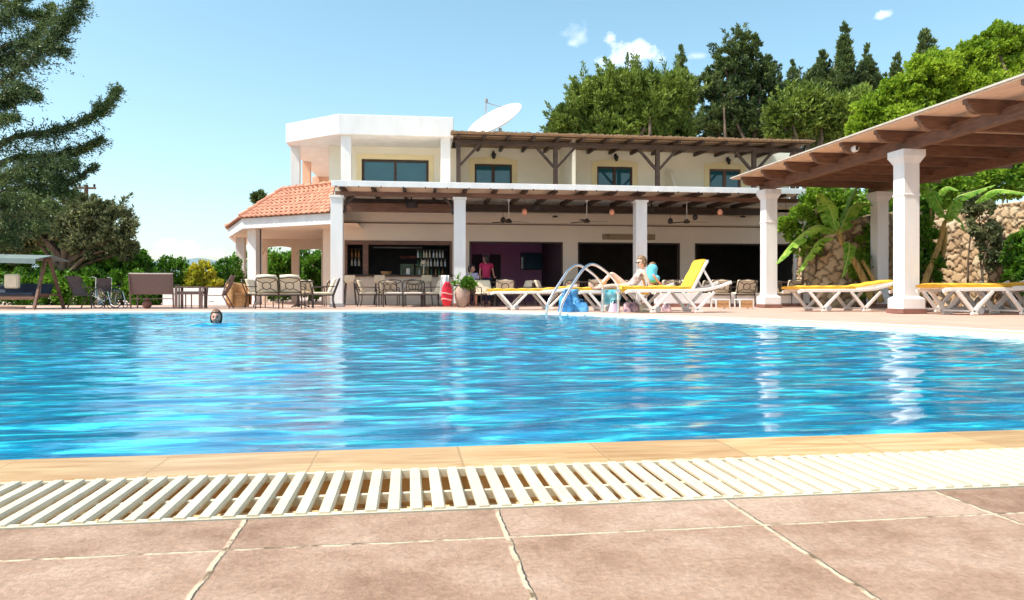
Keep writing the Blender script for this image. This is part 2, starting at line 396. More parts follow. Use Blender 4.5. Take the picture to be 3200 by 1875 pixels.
kind(mb.build('gutter_wall', 'channel', rotz=PROT), 'structure')
# pool shell below the water
mb = MB(); n = len(POOL)
mb.add([(x,y,-1.5) for x,y in POOL]+[(x,y,-.4) for x,y in POOL], [(i,(i+1)%n,(i+1)%n+n,i+n) for i in range(n)]+[tuple(range(n))])
M['pooltile'] = mat('pool_tiles', (.10,.42,.62), .3, .1, 2)
kind(mb.build('pool_basin', 'pooltile', rotz=PROT), 'structure')
# grate bars
def grate(name, i0, i1, label):
    a = [Vector(p) for p in P1]; b = [Vector(p) for p in P2]; n = len(a)
    mb = MB(); zt = .003
    idx = [k % n for k in range(i0, i1+1)]
    for q0, q1 in zip(idx[:-1], idx[1:]):
        L = (a[q1]-a[q0]).length; k = max(1, round(L/.0425))
        for j in range(k):
            t = (j+.5)/k; e_ = (a[q1]-a[q0]).normalized(); pa = a[q0].lerp(a[q1], t); dr = Vector((e_.y, -e_.x)); pb = pa+dr*.339
            pa = pa+dr*.010; pb = pb-dr*.010; sd = Vector((-dr.y, dr.x)); w2 = .0126
            prof = [(-w2,-.009),(-w2,-.003),(-w2*.72,.002),(w2*.72,.002),(w2,-.003),(w2,-.009)]
            vs = [(p.x+sd.x*u, p.y+sd.y*u, zt+v) for p in (pa, pb) for u, v in prof]
            mb.add(vs, [(5,4,3,2,1,0),(6,7,8,9,10,11)]+[(m, (m+1)%6, (m+1)%6+6, m+6) for m in range(6)])
        for t0, t1, zz in ((.012,.050,-.0015),(.93,.985,-.0015),(.50,.54,-.009)):
            for s0, s1 in ((t0, t1),):
                A = [a[q0].lerp(b[q0], s0), a[q1].lerp(b[q1], s0), a[q1].lerp(b[q1], s1), a[q0].lerp(b[q0], s1)]
                mb.slab([(p.x,p.y,zt+zz-.018) for p in A], (0,0,.018))
    o = mb.build(name, 'grate', rotz=PROT); tag(o, label, 'drain grate'); return o
grate('drain_grate', 0, 1, 'white slatted overflow grate along the near pool edge in front of the stone tiles')
grate('drain_grate', 1, len(P1)-2, 'white slatted overflow grate along the curved far edge of the pool')

# ---- water: real waves
def water():
    rng = np.random.default_rng(5); g = .026
    xs = np.arange(-13.9, 5.80, g); ys = np.arange(YW-.01, 16.5, g)
    X, Y = np.meshgrid(xs, ys); Z = np.zeros_like(X)
    for i in range(90):
        lam = 10**rng.uniform(math.log10(.085), math.log10(.55)); th = rng.normal(math.pi/2, .36 if i % 5 else 1.0)
        k = 2*math.pi/lam; ph = rng.uniform(0, 2*math.pi)
        amp = (.0125 if i % 5 else .008)/k*(1.35 if lam > .3 else 1)
        wx = .35*np.sin(X*.7+ph)+.3*np.sin(Y*.9+ph*2)
        env = .65+.6*np.sin(X*.45*math.cos(ph)+Y*.5*math.sin(ph)+ph*3)
        sn = np.sin(k*(X*math.cos(th)+Y*math.sin(th))+ph+wx); Z += amp*env*(2*((sn+1)/2)**1.7-1)
    Z *= .62+.38*np.clip((Y-YW)/3.0, 0, 1)
    sx, sy = -2.59, 10.49+.0
    rr_ = np.hypot(X-sx, Y-sy); Z += .022*np.sin(rr_*24)*np.exp(-((rr_-.22)/.28)**2)
    from math import inf
    inside = np.zeros(X.shape, bool); P = offset(POOL, .012)
    for i in range(len(P)):
        (x1, y1), (x2, y2) = P[i-1], P[i]
        if y1 == y2: continue
        cond = ((Y > y1) != (Y > y2)) & (X < (x2-x1)*(Y-y1)/(y2-y1)+x1); inside ^= cond
    ny, nx = X.shape
    q = inside[:-1,:-1] | inside[1:,:-1] | inside[:-1,1:] | inside[1:,1:]
    jj, ii = np.nonzero(q); a = jj*nx+ii
    faces = np.stack([a, a+1, a+nx+1, a+nx], 1)
    used, inv = np.unique(faces, return_inverse=True); faces = inv.reshape(-1, 4)
    co = np.stack([X.ravel(), Y.ravel(), Z.ravel()-.03], 1)[used]
    me = bpy.data.meshes.new('pool_water'); me.vertices.add(len(co)); me.vertices.foreach_set('co', co.ravel())
    me.loops.add(faces.size); me.loops.foreach_set('vertex_index', faces.ravel().astype(np.int32))
    me.polygons.add(len(faces)); me.polygons.foreach_set('loop_start', np.arange(0, faces.size, 4, dtype=np.int32))
    me.polygons.foreach_set('use_smooth', np.ones(len(faces), bool)); me.update(calc_edges=True)
    m, t, p = new_mat('pool_water'); n, l = t.nodes, t.links
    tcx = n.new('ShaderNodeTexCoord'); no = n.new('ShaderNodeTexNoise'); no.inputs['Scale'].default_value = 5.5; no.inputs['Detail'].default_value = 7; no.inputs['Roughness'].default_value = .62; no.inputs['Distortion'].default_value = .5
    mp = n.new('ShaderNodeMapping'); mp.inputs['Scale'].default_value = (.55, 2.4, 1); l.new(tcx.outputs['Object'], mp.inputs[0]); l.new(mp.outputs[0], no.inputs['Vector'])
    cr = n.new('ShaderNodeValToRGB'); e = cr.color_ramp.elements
    e[0].position = .38; e[0].color = (.0,.11,.24,1); e[1].position = .63; e[1].color = (.03,.62,.74,1); e.new(.53).color = (.0,.24,.41,1)  # pale and dark streaks put refracted light into the water colour
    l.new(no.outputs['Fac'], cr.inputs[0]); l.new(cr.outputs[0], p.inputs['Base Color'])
    p.inputs['Roughness'].default_value = .03; p.inputs['IOR'].default_value = 1.33
    n2 = n.new('ShaderNodeTexNoise'); n2.inputs['Scale'].default_value = 26; n2.inputs['Detail'].default_value = 5
    mp2 = n.new('ShaderNodeMapping'); mp2.inputs['Scale'].default_value = (.6, 1.3, 1); l.new(tcx.outputs['Object'], mp2.inputs[0]); l.new(mp2.outputs[0], n2.inputs['Vector'])
    bp = n.new('ShaderNodeBump'); bp.inputs['Strength'].default_value = .12; bp.inputs['Distance'].default_value = .012
    l.new(n2.outputs['Fac'], bp.inputs['Height']); l.new(bp.outputs[0], p.inputs['Normal'])
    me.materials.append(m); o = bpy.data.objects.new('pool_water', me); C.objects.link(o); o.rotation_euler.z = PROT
    kind(o, 'structure')
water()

# ---------------------------------------------------------------- hills far away
def hill(name, pts, d, m):
    mb = MB(); N = len(pts); vs = []
    for X, Y in pts:
        a = pw(X, Y, d); vs.append((a.x, a.y, -.5)); vs.append(tuple(a))
        b = pw(X, Y, d); vs.append((a.x*1.25, a.y*1.25, -.5))
    fs = []
    for i in range(N-1):
        for k in (0, 1): fs.append((3*i+k, 3*i+3+k, 3*i+4+k, 3*i+1+k))
    o = mb.add(vs, fs).build(name, m, smooth=True); kind(o, 'structure'); return o
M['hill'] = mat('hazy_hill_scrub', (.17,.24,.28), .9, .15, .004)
hp = [(-500,700)]; rr = random.Random(3)
for X in range(-400, 900, 14):
    y = 648-13*math.exp(-((X-485)/45)**2)-7*math.exp(-((X-350)/60)**2)-6*math.exp(-((X-560)/30)**2)+rr.uniform(-.7,.7)
    hp.append((X, y))
hp.append((1100, 700)); hill('far_hills', hp, 1500, 'hill')

# ================================================================ MAIN BUILDING
B = thing('hotel_building', 'white two storey poolside hotel building with bar terrace, tiled corner roof and open upper porch', 'building', (4, 25, 0))
BO = Vector((4, 25, 0))
def part(mb, name, m, parent=B, **k):
    # meshes are written in world metres; shift them to the parent's base
    mb.v = [(x-BO.x, y-BO.y, z-BO.z) for x, y, z in mb.v]
    o = mb.build(name, m, parent, **k); return o
yF, yP, yB = 20.9, 21.5, 25.0
# --- front pillars
for X in (830, 1131, 1575, 1972):
    x = fx(X, yP); m = MB(); h = .17
    m.box(x-h, x+h, yP-h, yP+h, .09, 3.12); m.box(x-h-.035, x+h+.035, yP-h-.035, yP+h+.035, 3.12, 3.19)
    p = part(m, 'pillar', 'white', bevel=.006)
    m = MB().box(x-h-.03, x+h+.03, yP-h-.03, yP+h+.03, 0, .09); part(m, 'plinth', 'grey', parent=B) if X == 830 else part(m, 'plinth', 'brownbase', parent=B)
# --- canopy over the terrace
xl, xr = fx(815, yF), fx(2008, yF)
m = MB(); m.slab([(xl,yF,3.385),(xr,yF,3.385),(xr,yF,3.55),(xl,yF,3.55)], (0,.06,0)); part(m, 'canopy_fascia', 'white', bevel=.01)
m = MB(); m.slab([(xl+.02,yF+.063,3.50),(xr,yF+.063,3.50),(xr,24.9,3.60),(xl+.02,24.9,3.60)], (0,0,-.03)); part(m, 'canopy_roof', 'board')
m = MB(); nn = int((xr-xl)/.62)
for i in range(nn+1):
    m = MB(); x = xl+.12+i*.62; m.box(x, x+.03, yF-.012, yF+.02, 3.36, 3.40); part(m, 'fascia_clip', 'black')
m = MB(); m.box(xl+.05, xr, yP-.07, yP+.07, 3.195, 3.32); part(m, 'front_beam', 'brown_wood', bevel=.005)
x = xl+.25; k = 0
while x < xr-.1:
    m = MB(); m.beam((x, yF+.1, 3.385), (x, 24.9, 3.445), .085, .13); part(m, 'rafter', 'dark_wood'); x += .88; k += 1
for i in range(8):   # scroll brackets at the pillar heads
    pass
for X, sx in ((830, 1), (1131, -1)):
    x = fx(X, yP)+sx*.17
    m = MB(); m.tube([(x, yP, 2.70), (x+sx*.06, yP, 2.78), (x+sx*.05, yP, 2.9), (x+sx*.14, yP, 3.05), (x+sx*.30, yP, 3.19)], .045, 6); part(m, 'bracket', 'dark_wood')
# brown beam across the left bay, dark beams behind the others
x0, x1, x2 = fx(848, 23.2), fx(1112, 23.2), fx(1131, 24.6)
m = MB(); m.box(x0-.3, x1+.25, 23.1, 23.3, 2.93, 3.19); part(m, 'bay_beam', 'brown_wood')
m = MB(); m.box(x0-.3, x1+.25, 23.31, 23.4, 3.19, 3.36); part(m, 'bay_beam', 'dark_wood')
m = MB(); m.box(x2-.2, xr, 24.55, 24.7, 3.15, 3.38); part(m, 'back_beam', 'dark_wood')
# --- ground floor wall (band + piers), openings real holes
wxl, wxr = fx(795, yB), 14.4
zo = 2.16
op = [(fx(848,yB), fx(1112,yB), .95), (fx(1155,yB), fx(1385,yB), 0), (fx(1422,yB), fx(1673,yB), 0), (fx(1710,yB), fx(1965,yB), 0)]
m = MB(); m.box(wxl, wxr, yB, yB+.25, zo, 3.5)
edges = [wxl]+[e for o_ in op for e in o_[:2]]+[wxr]
for a, b in zip(edges[::2], edges[1::2]): m.box(a, b, yB, yB+.25, 0, zo)
part(m, 'ground_floor_wall', 'tanwall')
m = MB(); m.box(wxl, wxr, yB-.09, yB-.003, 2.80, 3.15); part(m, 'wall_band', 'tanwall', bevel=.01)
m = MB(); m.box(fx(848,yB), wxr, yB-.05, yB-.003, 2.735, 2.765); part(m, 'conduit', 'brown_wood')
# reveal frames of the openings
for a, b, z in op[1:]:
    m = MB(); m.box(a, a+.05, yB-.01, yB+.1, 0, zo-.05); m.box(b-.05, b, yB-.01, yB+.1, 0, zo-.05); m.box(a, b, yB-.01, yB+.1, zo-.05, zo); part(m, 'opening_frame', 'dark_wood')
# --- bar
a, b, _ = op[0]
m = MB(); m.box(a-.02, b+.02, yB-.12, yB+.30, .95, 1.01); part(m, 'bar_counter_top', 'dark_wood', bevel=.01)
m = MB(); m.box(a, b, yB+.02, yB+.2, 0, .95); part(m, 'bar_front', 'tanwall')
xm = fx(905, yB)
m = MB()
m.box(a, b, yB-.03, yB+.12, zo-.14, zo); m.box(a, a+.09, yB-.03, yB+.12, 1.01, zo-.14); m.box(b-.07, b, yB-.03, yB+.12, 1.01, zo-.14); m.box(xm-.16, xm+.02, yB-.03, yB+.12, 1.01, zo-.14)
part(m, 'bar_frame', 'brown_wood', bevel=.006)
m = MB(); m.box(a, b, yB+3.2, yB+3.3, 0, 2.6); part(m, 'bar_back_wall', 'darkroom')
for z in (1.32, 1.62, 1.92):
    m = MB().box(a+.1, xm-.18, yB+.55, yB+.75, z-.015, z+.0); part(m, 'bottle_shelf', 'dark_wood')
    m = MB().box(b-1.25, b-.1, yB+.7, yB+.95, z-.015, z); part(m, 'bottle_shelf', 'dark_wood')
m = MB(); m.box(xm+.1, b-1.0, yB+1.2, yB+1.28, 1.98, 2.02); part(m, 'rail', 'grey')
# kitchen hatch seen through the bar, with pale mottled panes
M['hatch'] = mat('frosted_hatch', (.50,.58,.36), .6, .35, 8)
xa, xb = fx(985, yB+3.1), fx(1056, yB+3.1)
m = MB(); m.box(xa, (xa+xb)/2-.03, yB+3.14, yB+3.19, 1.02, 1.50); m.box((xa+xb)/2+.03, xb, yB+3.14, yB+3.19, 1.02, 1.50); part(m, 'hatch_pane', 'hatch')
M['redsign'] = mat('red_strip', (.45,.12,.10), .6, .4, 6)
m = MB(); m.box(xa, xb, yB+3.05, yB+3.19, 1.70, 1.80); part(m, 'red_pelmet', 'redsign')
# --- rooms behind the openings
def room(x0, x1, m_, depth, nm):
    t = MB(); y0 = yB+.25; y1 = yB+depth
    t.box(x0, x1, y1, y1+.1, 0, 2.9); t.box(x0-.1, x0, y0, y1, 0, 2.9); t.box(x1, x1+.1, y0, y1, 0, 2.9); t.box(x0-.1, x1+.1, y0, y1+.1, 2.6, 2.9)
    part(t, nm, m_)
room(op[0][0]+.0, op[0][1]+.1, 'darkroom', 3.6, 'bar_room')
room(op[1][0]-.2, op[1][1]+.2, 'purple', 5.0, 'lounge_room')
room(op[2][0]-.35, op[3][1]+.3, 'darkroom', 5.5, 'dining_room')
yr = yB+5.0
for X0, X1 in ((1163,1186),(1205,1232)):
    m = MB(); m.box(fx(X0,yr), fx(X1,yr), yr-.04, yr-.004, 0, 1.98); part(m, 'inner_door', 'black')
m = MB(); m.box(fx(1347,yr-1), fx(1385,yr-1)+.6, yr-1.5, yr-1.4, 0, 2.6); part(m, 'partition', 'darkroom')
# --- upper slab under the balconies, closing the canopy
m = MB(); m.box(fx(720,25.2)+.3, wxr, 25.0, 33, 3.30, 3.40); part(m, 'upper_floor_slab', 'white')
m = MB(); m.box(-2.7, wxr, 23.9, 25.0, 3.505, 3.58); part(m, 'balcony_slab', 'white')
# --- upper wall of the hotel rooms
yC = 26.6
xw0 = fx(1108, 25.9)
wins = [(1168,1260,403),(1469,1556,410),(1745,1823,417)]
m = MB(); cur = xw0; z1 = 5.85; zd = 5.10
for X0, X1, Yt in wins:
    a, b = fx(X0,yC), fx(X1,yC); m.box(cur, a, yC, yC+.25, 3.4, zd); cur = b
m.box(cur, 14.0, yC, yC+.25, 3.4, zd); m.box(xw0, 14.0, yC, yC+.25, zd, z1)
part(m, 'upper_wall', 'cream')
for X0, X1, Yt in wins:
    a, b = fx(X0,yC), fx(X1,yC); mid = (a+b)/2
    t = .20
    m = MB(); m.slab([(a-t,yC,3.4),(a,yC,3.4),(a,yC,zd),(b,yC,zd),(b,yC,3.4),(b+t,yC,3.4),(b+t,yC,zd+.16),(mid,yC,zd+.30),(a-t,yC,zd+.16)], (0,-.03,0)); part(m, 'door_surround', 'yellow_trim')
    fr = MB(); e = .07
    fr.box(a, a+e, yC+.03, yC+.12, 3.4, zd-e); fr.box(b-e, b, yC+.03, yC+.12, 3.4, zd-e); fr.box(a, b, yC+.03, yC+.12, zd-e, zd); fr.box(mid-e*.8, mid+e*.8, yC+.03, yC+.12, 3.4, zd-e)
    f = part(fr, 'balcony_door', 'brown_wood' if X0 == 1745 else 'dark_wood')
    g = MB(); g.box(a+e, b-e, yC+.07, yC+.085, 3.4, zd-e); part(g, 'pane', 'glass', parent=f)
m = MB(); xx = fx(1376,yC); m.box(xx, xx+.12, 24.25, yC-.003, 3.585, 5.75); part(m, 'balcony_divider', 'cream')
xx = fx(1638,yC)
m = MB(); m.slab([(xx,yC-.003,3.585),(xx,25.2,3.585),(xx,26.2,4.98),(xx,yC-.003,4.98)], (.12,0,0)); part(m, 'low_divider', 'cream')
# --- upper timber canopy
yT = 24.2; m = MB(); xt0 = fx(1124, yT); xt1 = 13.2
m.box(xt0-.05, xt1, yT-.07, yT+.07, 5.30, 5.44); part(m, 'timber_beam', 'dark_wood', bevel=.01)
for X in (1128, 1367, 1618, 1855):
    x = fx(X, yT); m = MB(); m.box(x-.07, x+.07, yT-.07, yT+.07, 3.585, 5.297); part(m, 'timber_post', 'dark_wood', bevel=.008)
    for sx in (-1, 1):
        if X == 1128 and sx < 0: continue
        m = MB(); m.beam((x+sx*.06, yT, 4.62), (x+sx*.68, yT, 5.30), .08, .10, up=(0,1,0)); part(m, 'brace', 'dark_wood')
x = xt0+.05
while x < xt1:
    m = MB(); m.beam((x, 23.62, 5.475), (x, yC, 5.60), .09, .11); part(m, 'upper_rafter', 'dark_wood'); x += .82
def reed():
    mb = MB(); rg = random.Random(8); x = xt0-.22; 
    mb.slab([(xt0-.2,23.55,5.535),(xt1+.1,23.55,5.535),(xt1+.1,26.9,5.70),(xt0-.2,26.9,5.70)], (0,0,.05))
    while x < xt1+.1:
        w_ = rg.uniform(.03,.10); j = rg.uniform(0,.06); k = rg.uniform(0,.035)
        mb.slab([(x,23.50-j,5.55),(x+w_,23.50-j,5.55),(x+w_,26.9,5.715),(x,26.9,5.715)], (0,0,.035+k)); x += w_*rg.uniform(.8,1.2)
    return mb
part(reed(), 'reed_roof', 'reed')
m = MB()
for y in (23.7, 24.6, 25.5): m.box(xt0-.15, xt1, y, y+.05, 5.505+(y-23.6)*.046, 5.528+(y-23.6)*.046)
part(m, 'batten', 'dark_wood')
# --- corner block with parapet
A_, B_, C_ = (1.02, 24.0), (-2.69, 24.0), (-4.61, 25.65)
blk = [A_, (1.02, 33.6), (-4.61, 33.6), C_, B_]
m = MB(); m.prism(blk, 5.50, 6.15); part(m, 'roof_parapet', 'white', bevel=.02)
for X in (852.5, 1096):
    m = MB(); x = fx(X, 24.3); m.box(x-.16, x+.16, 24.14, 24.46, 3.585, 5.498); part(m, 'porch_column', 'white', bevel=.006)
for X, d in ((728, 25.6), (755, 28.6), (778, 32.2)):
    x, y = at(X, d); m = MB(); m.box(x-.15, x+.15, y-.15, y+.15, 3.4, 5.498, rot=R(0)); part(m, 'porch_column', 'pinkwall' if X > 730 else 'white', bevel=.006)
m = MB(); m.prism([(-4.7,25.7),(-2.8,24.1),(1.0,24.1),(1.0,33.5),(-4.7,33.5)], 3.405, 3.50); part(m, 'porch_floor', 'white')
xi = -3.2
xa, xb = fx(890, 25.9), fx(1055, 25.9); za = 5.06
m = MB(); m.box(xi, xa, 25.9, 26.1, 3.5, 5.498); m.box(xb, 1.2, 25.9, 26.1, 3.5, 5.498); m.box(xa, xb, 25.9, 26.1, za, 5.498)
part(m, 'porch_front_wall', 'cream')
m = MB(); m.box(xi, xi+.15, 26.103, 33.2, 3.5, 5.497); m.box(-4.6, xi, 33.0, 33.2, 3.5, 5.497); part(m, 'porch_side_wall', 'pinkwall')
m = MB(); t = .17; m.box(xa-t, xa, 25.87, 25.898, 3.5, za); m.box(xb, xb+t, 25.87, 25.898, 3.5, za); m.box(xa-t, xb+t, 25.87, 25.898, za, za+.17); part(m, 'window_surround', 'yellow_trim')
fr = MB(); e = .09; mid = (xa+xb)/2
fr.box(xa, xa+e, 25.92, 26.0, 3.5, za-e); fr.box(xb-e, xb, 25.92, 26.0, 3.5, za-e); fr.box(xa, xb, 25.92, 26.0, za-e, za); fr.box(mid-.045, mid+.045, 25.92, 26.0, 3.5, za-e)
f = part(fr, 'porch_window', 'dark_wood'); g = MB(); g.box(xa+e, xb-e, 25.95, 25.965, 3.5, za-e); part(g, 'pane', 'glass', parent=f)
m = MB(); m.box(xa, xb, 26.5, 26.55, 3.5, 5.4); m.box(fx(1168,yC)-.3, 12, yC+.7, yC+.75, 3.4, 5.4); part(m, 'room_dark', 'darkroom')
# --- tiled lean-to roof round the corner
E = [(-1.9,22.4), (-2.82,23.0), (-5.99,25.1), (-7.47,29.1), (-8.3,34.0)]
T = [(-1.9,23.9), (-2.75,24.1), (-4.66,25.75), (-4.75,29.1), (-4.75,34.0)]
ze, zt_ = 2.87, 3.94
def tile_face(mb, e0, e1, t0, t1, rows=9):
    e0, e1, t0, t1 = [Vector(v) for v in (e0, e1, t0, t1)]
    nrm = (e1-e0).cross(t0-e0).normalized()
    if nrm.z < 0: nrm = -nrm
    for r in range(rows):
        a, b = r/rows, (r+1)/rows+.025
        L0 = e0.lerp(t0, a); L1 = e1.lerp(t1, a); U0 = e0.lerp(t0, min(b,1)); U1 = e1.lerp(t1, min(b,1))
        W = max((L1-L0).length, .3); nt = max(2, round(W/.215))
        for i in range(nt):
            s0, s1 = i/nt, (i+1)/nt
            pts_l = []; 
            for base0, base1, lift in ((L0, L1, .045), (U0, U1, .018)):
                for j in range(7):
                    q = s0+(s1-s0)*j/6; hgt = .034*math.sin(math.pi*min(1, j/4.0)) if j <= 4 else -.006
                    pts_l.append(base0.lerp(base1, q)+nrm*(lift+hgt))
            low = [p-nrm*.045 for p in pts_l[:7]]
            mb.add(pts_l+low, [(j, j+1, j+8, j+7) for j in range(6)]+[(j+14, j+15, j+1, j) for j in range(6)])
mb = MB()
E3 = [(x,y,ze) for x,y in E]; T3 = [(x,y,zt_) for x,y in T]
for i in range(1, 4): tile_face(mb, E3[i], E3[i+1], T3[i], T3[i+1])
part(mb, 'tiled_roof', 'tiles')
m = MB()
for i in range(1, 4): m.add([E3[i], E3[i+1], T3[i+1], T3[i]], [(0,1,2,3)])
part(m, 'roof_deck', 'tiles')
for i in (2, 3):       # hip caps
    m = MB(); a, b = Vector(E3[i]), Vector(T3[i]); n_ = 5
    for k in range(n_):
        p = a.lerp(b, k/n_)+Vector((0,0,.06)); q = a.lerp(b, (k+1.06)/n_)+Vector((0,0,.045)); m.tube([p, q], [.095, .075], 8)
    part(m, 'ridge_cap', 'tiles')
m = MB(); a, b = Vector(T3[1]), Vector(T3[2])
for k in range(7): m.tube([a.lerp(b,k/7)+Vector((-.05,-.05,.02)), a.lerp(b,(k+1.05)/7)+Vector((-.05,-.05,.01))], [.07,.055], 8)
part(m, 'ridge_cap', 'tiles')
# fascia and soffit
Ei = [(-1.9,22.5), (-2.80,23.1), (-5.93,25.17), (-7.37,29.13), (-8.2,34.0)]
m = MB()
for i in range(1, 4):
    a, b = Vector((*Ei[i],2.53)), Vector((*Ei[i+1],2.53)); d = (b-a).normalized(); nn_ = Vector((-d.y, d.x, 0))
    if nn_.dot(Vector((0,30,0))-a) < 0: nn_ = -nn_
    m.slab([a, b, b+Vector((0,0,.335)), a+Vector((0,0,.335))], nn_*.12)
part(m, 'eaves_fascia', 'white')
m = MB(); m.add([(x,y,2.56) for x,y in [Ei[1],Ei[2],Ei[3],Ei[4],(-2.0,34.0),(-2.0,23.1)]], [(0,1,2,3,4,5)]); part(m, 'soffit', 'tanwall')
for X, d, w2 in ((627, 24.95, .17), (593, 28.7, .16), (727, 30.2, .14), (802, 26.5, .14), (652, 30.4, .09)):
    x, y = at(X, d); m = MB(); m.box(x-w2, x+w2, y-w2, y+w2, 0, 2.56, rot=R(-25) if X == 627 else 0); part(m, 'loggia_column', 'white' if X < 640 else 'tanwall', bevel=.006)
# back arcade beam with curved underside
yq = 30.4; x0_, x1_, x2_ = fx(645,yq), fx(727,yq), fx(812,yq)
def arch(x0, x1, top):
    pts = [(x0,yq,2.56),(x0,yq,1.95)]
    for k in range(1, 10):
        t = k/10; pts.append((x0+(x1-x0)*t, yq, 2.12+top*math.sin(math.pi*t)**.5))
    pts += [(x1,yq,1.95),(x1,yq,2.56)]; return pts
m = MB(); m.slab(arch(x0_, x1_, .16), (0,.25,0)); m.slab(arch(x1_, x2_, .06), (0,.25,0)); part(m, 'arcade_beam', 'tanwall')
m = MB(); m.tube([at(641, 24.75)+(2.56,), at(641, 24.75)+(0,)], .025, 6); part(m, 'downpipe', 'iron')

# --- pergola on the right (pool frame directions)
def pf(x, y, z=0): c, s = math.cos(PROT), math.sin(PROT); return (x*c-y*s, x*s+y*c, z)
def lat(X, d):                       # pool-frame x,y of a photo column at a depth
    u = (X-1260)/F; s8, c8 = math.sin(R(8.06)), math.cos(R(8.06)); return d*(s8+u*c8), d*(c8-u*s8)
PG = thing('pergola', 'long brown timber pergola on white square pillars above the yellow loungers', 'pergola', pf(11, 14), PROT)
PO = (11, 14)
def ppart(mb, name, m, parent=PG, **k):
    mb.v = [(x-PO[0], y-PO[1], z) for x, y, z in mb.v]; return mb.build(name, m, parent, **k)
PX = (9.72, 13.0); PYR = (2.07, 7.63, 13.19, 18.75)
for x in PX:
    for y in PYR:
        w2 = .165
        m = MB(); m.box(x-w2, x+w2, y-w2, y+w2, .30, 2.95); m.box(x-w2-.012, x+w2+.012, y-w2-.012, y+w2+.012, 2.30, 2.34)
        p = ppart(m, 'pillar', 'white', bevel=.008)
        m = MB(); m.box(x-w2-.075, x+w2+.075, y-w2-.075, y+w2+.075, 3.06, 3.198)
        a, b = w2, w2+.07
        m.add([(x-a,y-a,2.93),(x+a,y-a,2.93),(x+a,y+a,2.93),(x-a,y+a,2.93),(x-b,y-b,3.062),(x+b,y-b,3.062),(x+b,y+b,3.062),(x-b,y+b,3.062)], [(3,2,1,0),(4,5,6,7),(0,1,5,4),(1,2,6,5),(2,3,7,6),(3,0,4,7)])
        ppart(m, 'capital', 'white', bevel=.006)
        m = MB(); m.box(x-w2-.07, x+w2+.07, y-w2-.07, y+w2+.07, .09, .29)
        b = w2+.068; m.add([(x-b,y-b,.288),(x+b,y-b,.288),(x+b,y+b,.288),(x-b,y+b,.288),(x-a,y-a,.34),(x+a,y-a,.34),(x+a,y+a,.34),(x-a,y+a,.34)], [(3,2,1,0),(4,5,6,7),(0,1,5,4),(1,2,6,5),(2,3,7,6),(3,0,4,7)])
        ppart(m, 'pedestal', 'white', bevel=.006)
        ppart(MB().box(x-w2-.09, x+w2+.09, y-w2-.09, y+w2+.09, 0, .09), 'plinth', 'brownbase', bevel=.005)
    ppart(MB().box(x-.075, x+.075, .8, 19.15, 3.2, 3.43), 'long_beam', 'beam_wood', bevel=.008)
y = 18.95; k = 0
while y > .9:
    m = MB(); x0, x1 = 9.03, 14.1; hw = .055
    prof = [(x0,3.575),(x0,3.50),(x0+.05,3.49),(x0+.07,3.43),(x0+.13,3.37),(x0+.22,3.345),(x1,3.345),(x1,3.575)]
    m.slab([(px, y-hw, pz) for px, pz in prof], (0, 2*hw, 0)); ppart(m, 'rafter', 'beam_wood', bevel=.004); y -= 1.16; k += 1
ppart(MB().box(8.98, 14.2, .7, 19.45, 3.578, 3.60), 'roof_boards', mat('pergola_boards', (.74,.53,.38), .6, .12, 2, stretch=(9,1,1)))
M['sheet'] = mat('pale_roof_sheet', (.52,.46,.38), .5, .1, 6)
ppart(MB().box(8.95, 14.25, .68, 19.5, 3.603, 3.635), 'roof_sheet', 'sheet')
m = MB(); x, y = 9.28, 14.25
fl = thing('floodlight', 'small floodlight with a pale head fixed under the pergola rafter tail above the front pillar', 'floodlight', pf(x, y-.12, 3.42), PROT)
MB().box(-.02,.02,-.03,.03,-.03,.06).build('bracket', 'black', fl); MB().lathe([(.03,0),(.07,.03),(.075,.11),(.07,.13)], (0,0,0), 14).build('lamp_head', 'plastic', fl).rotation_euler = (R(-80),R(50),0)

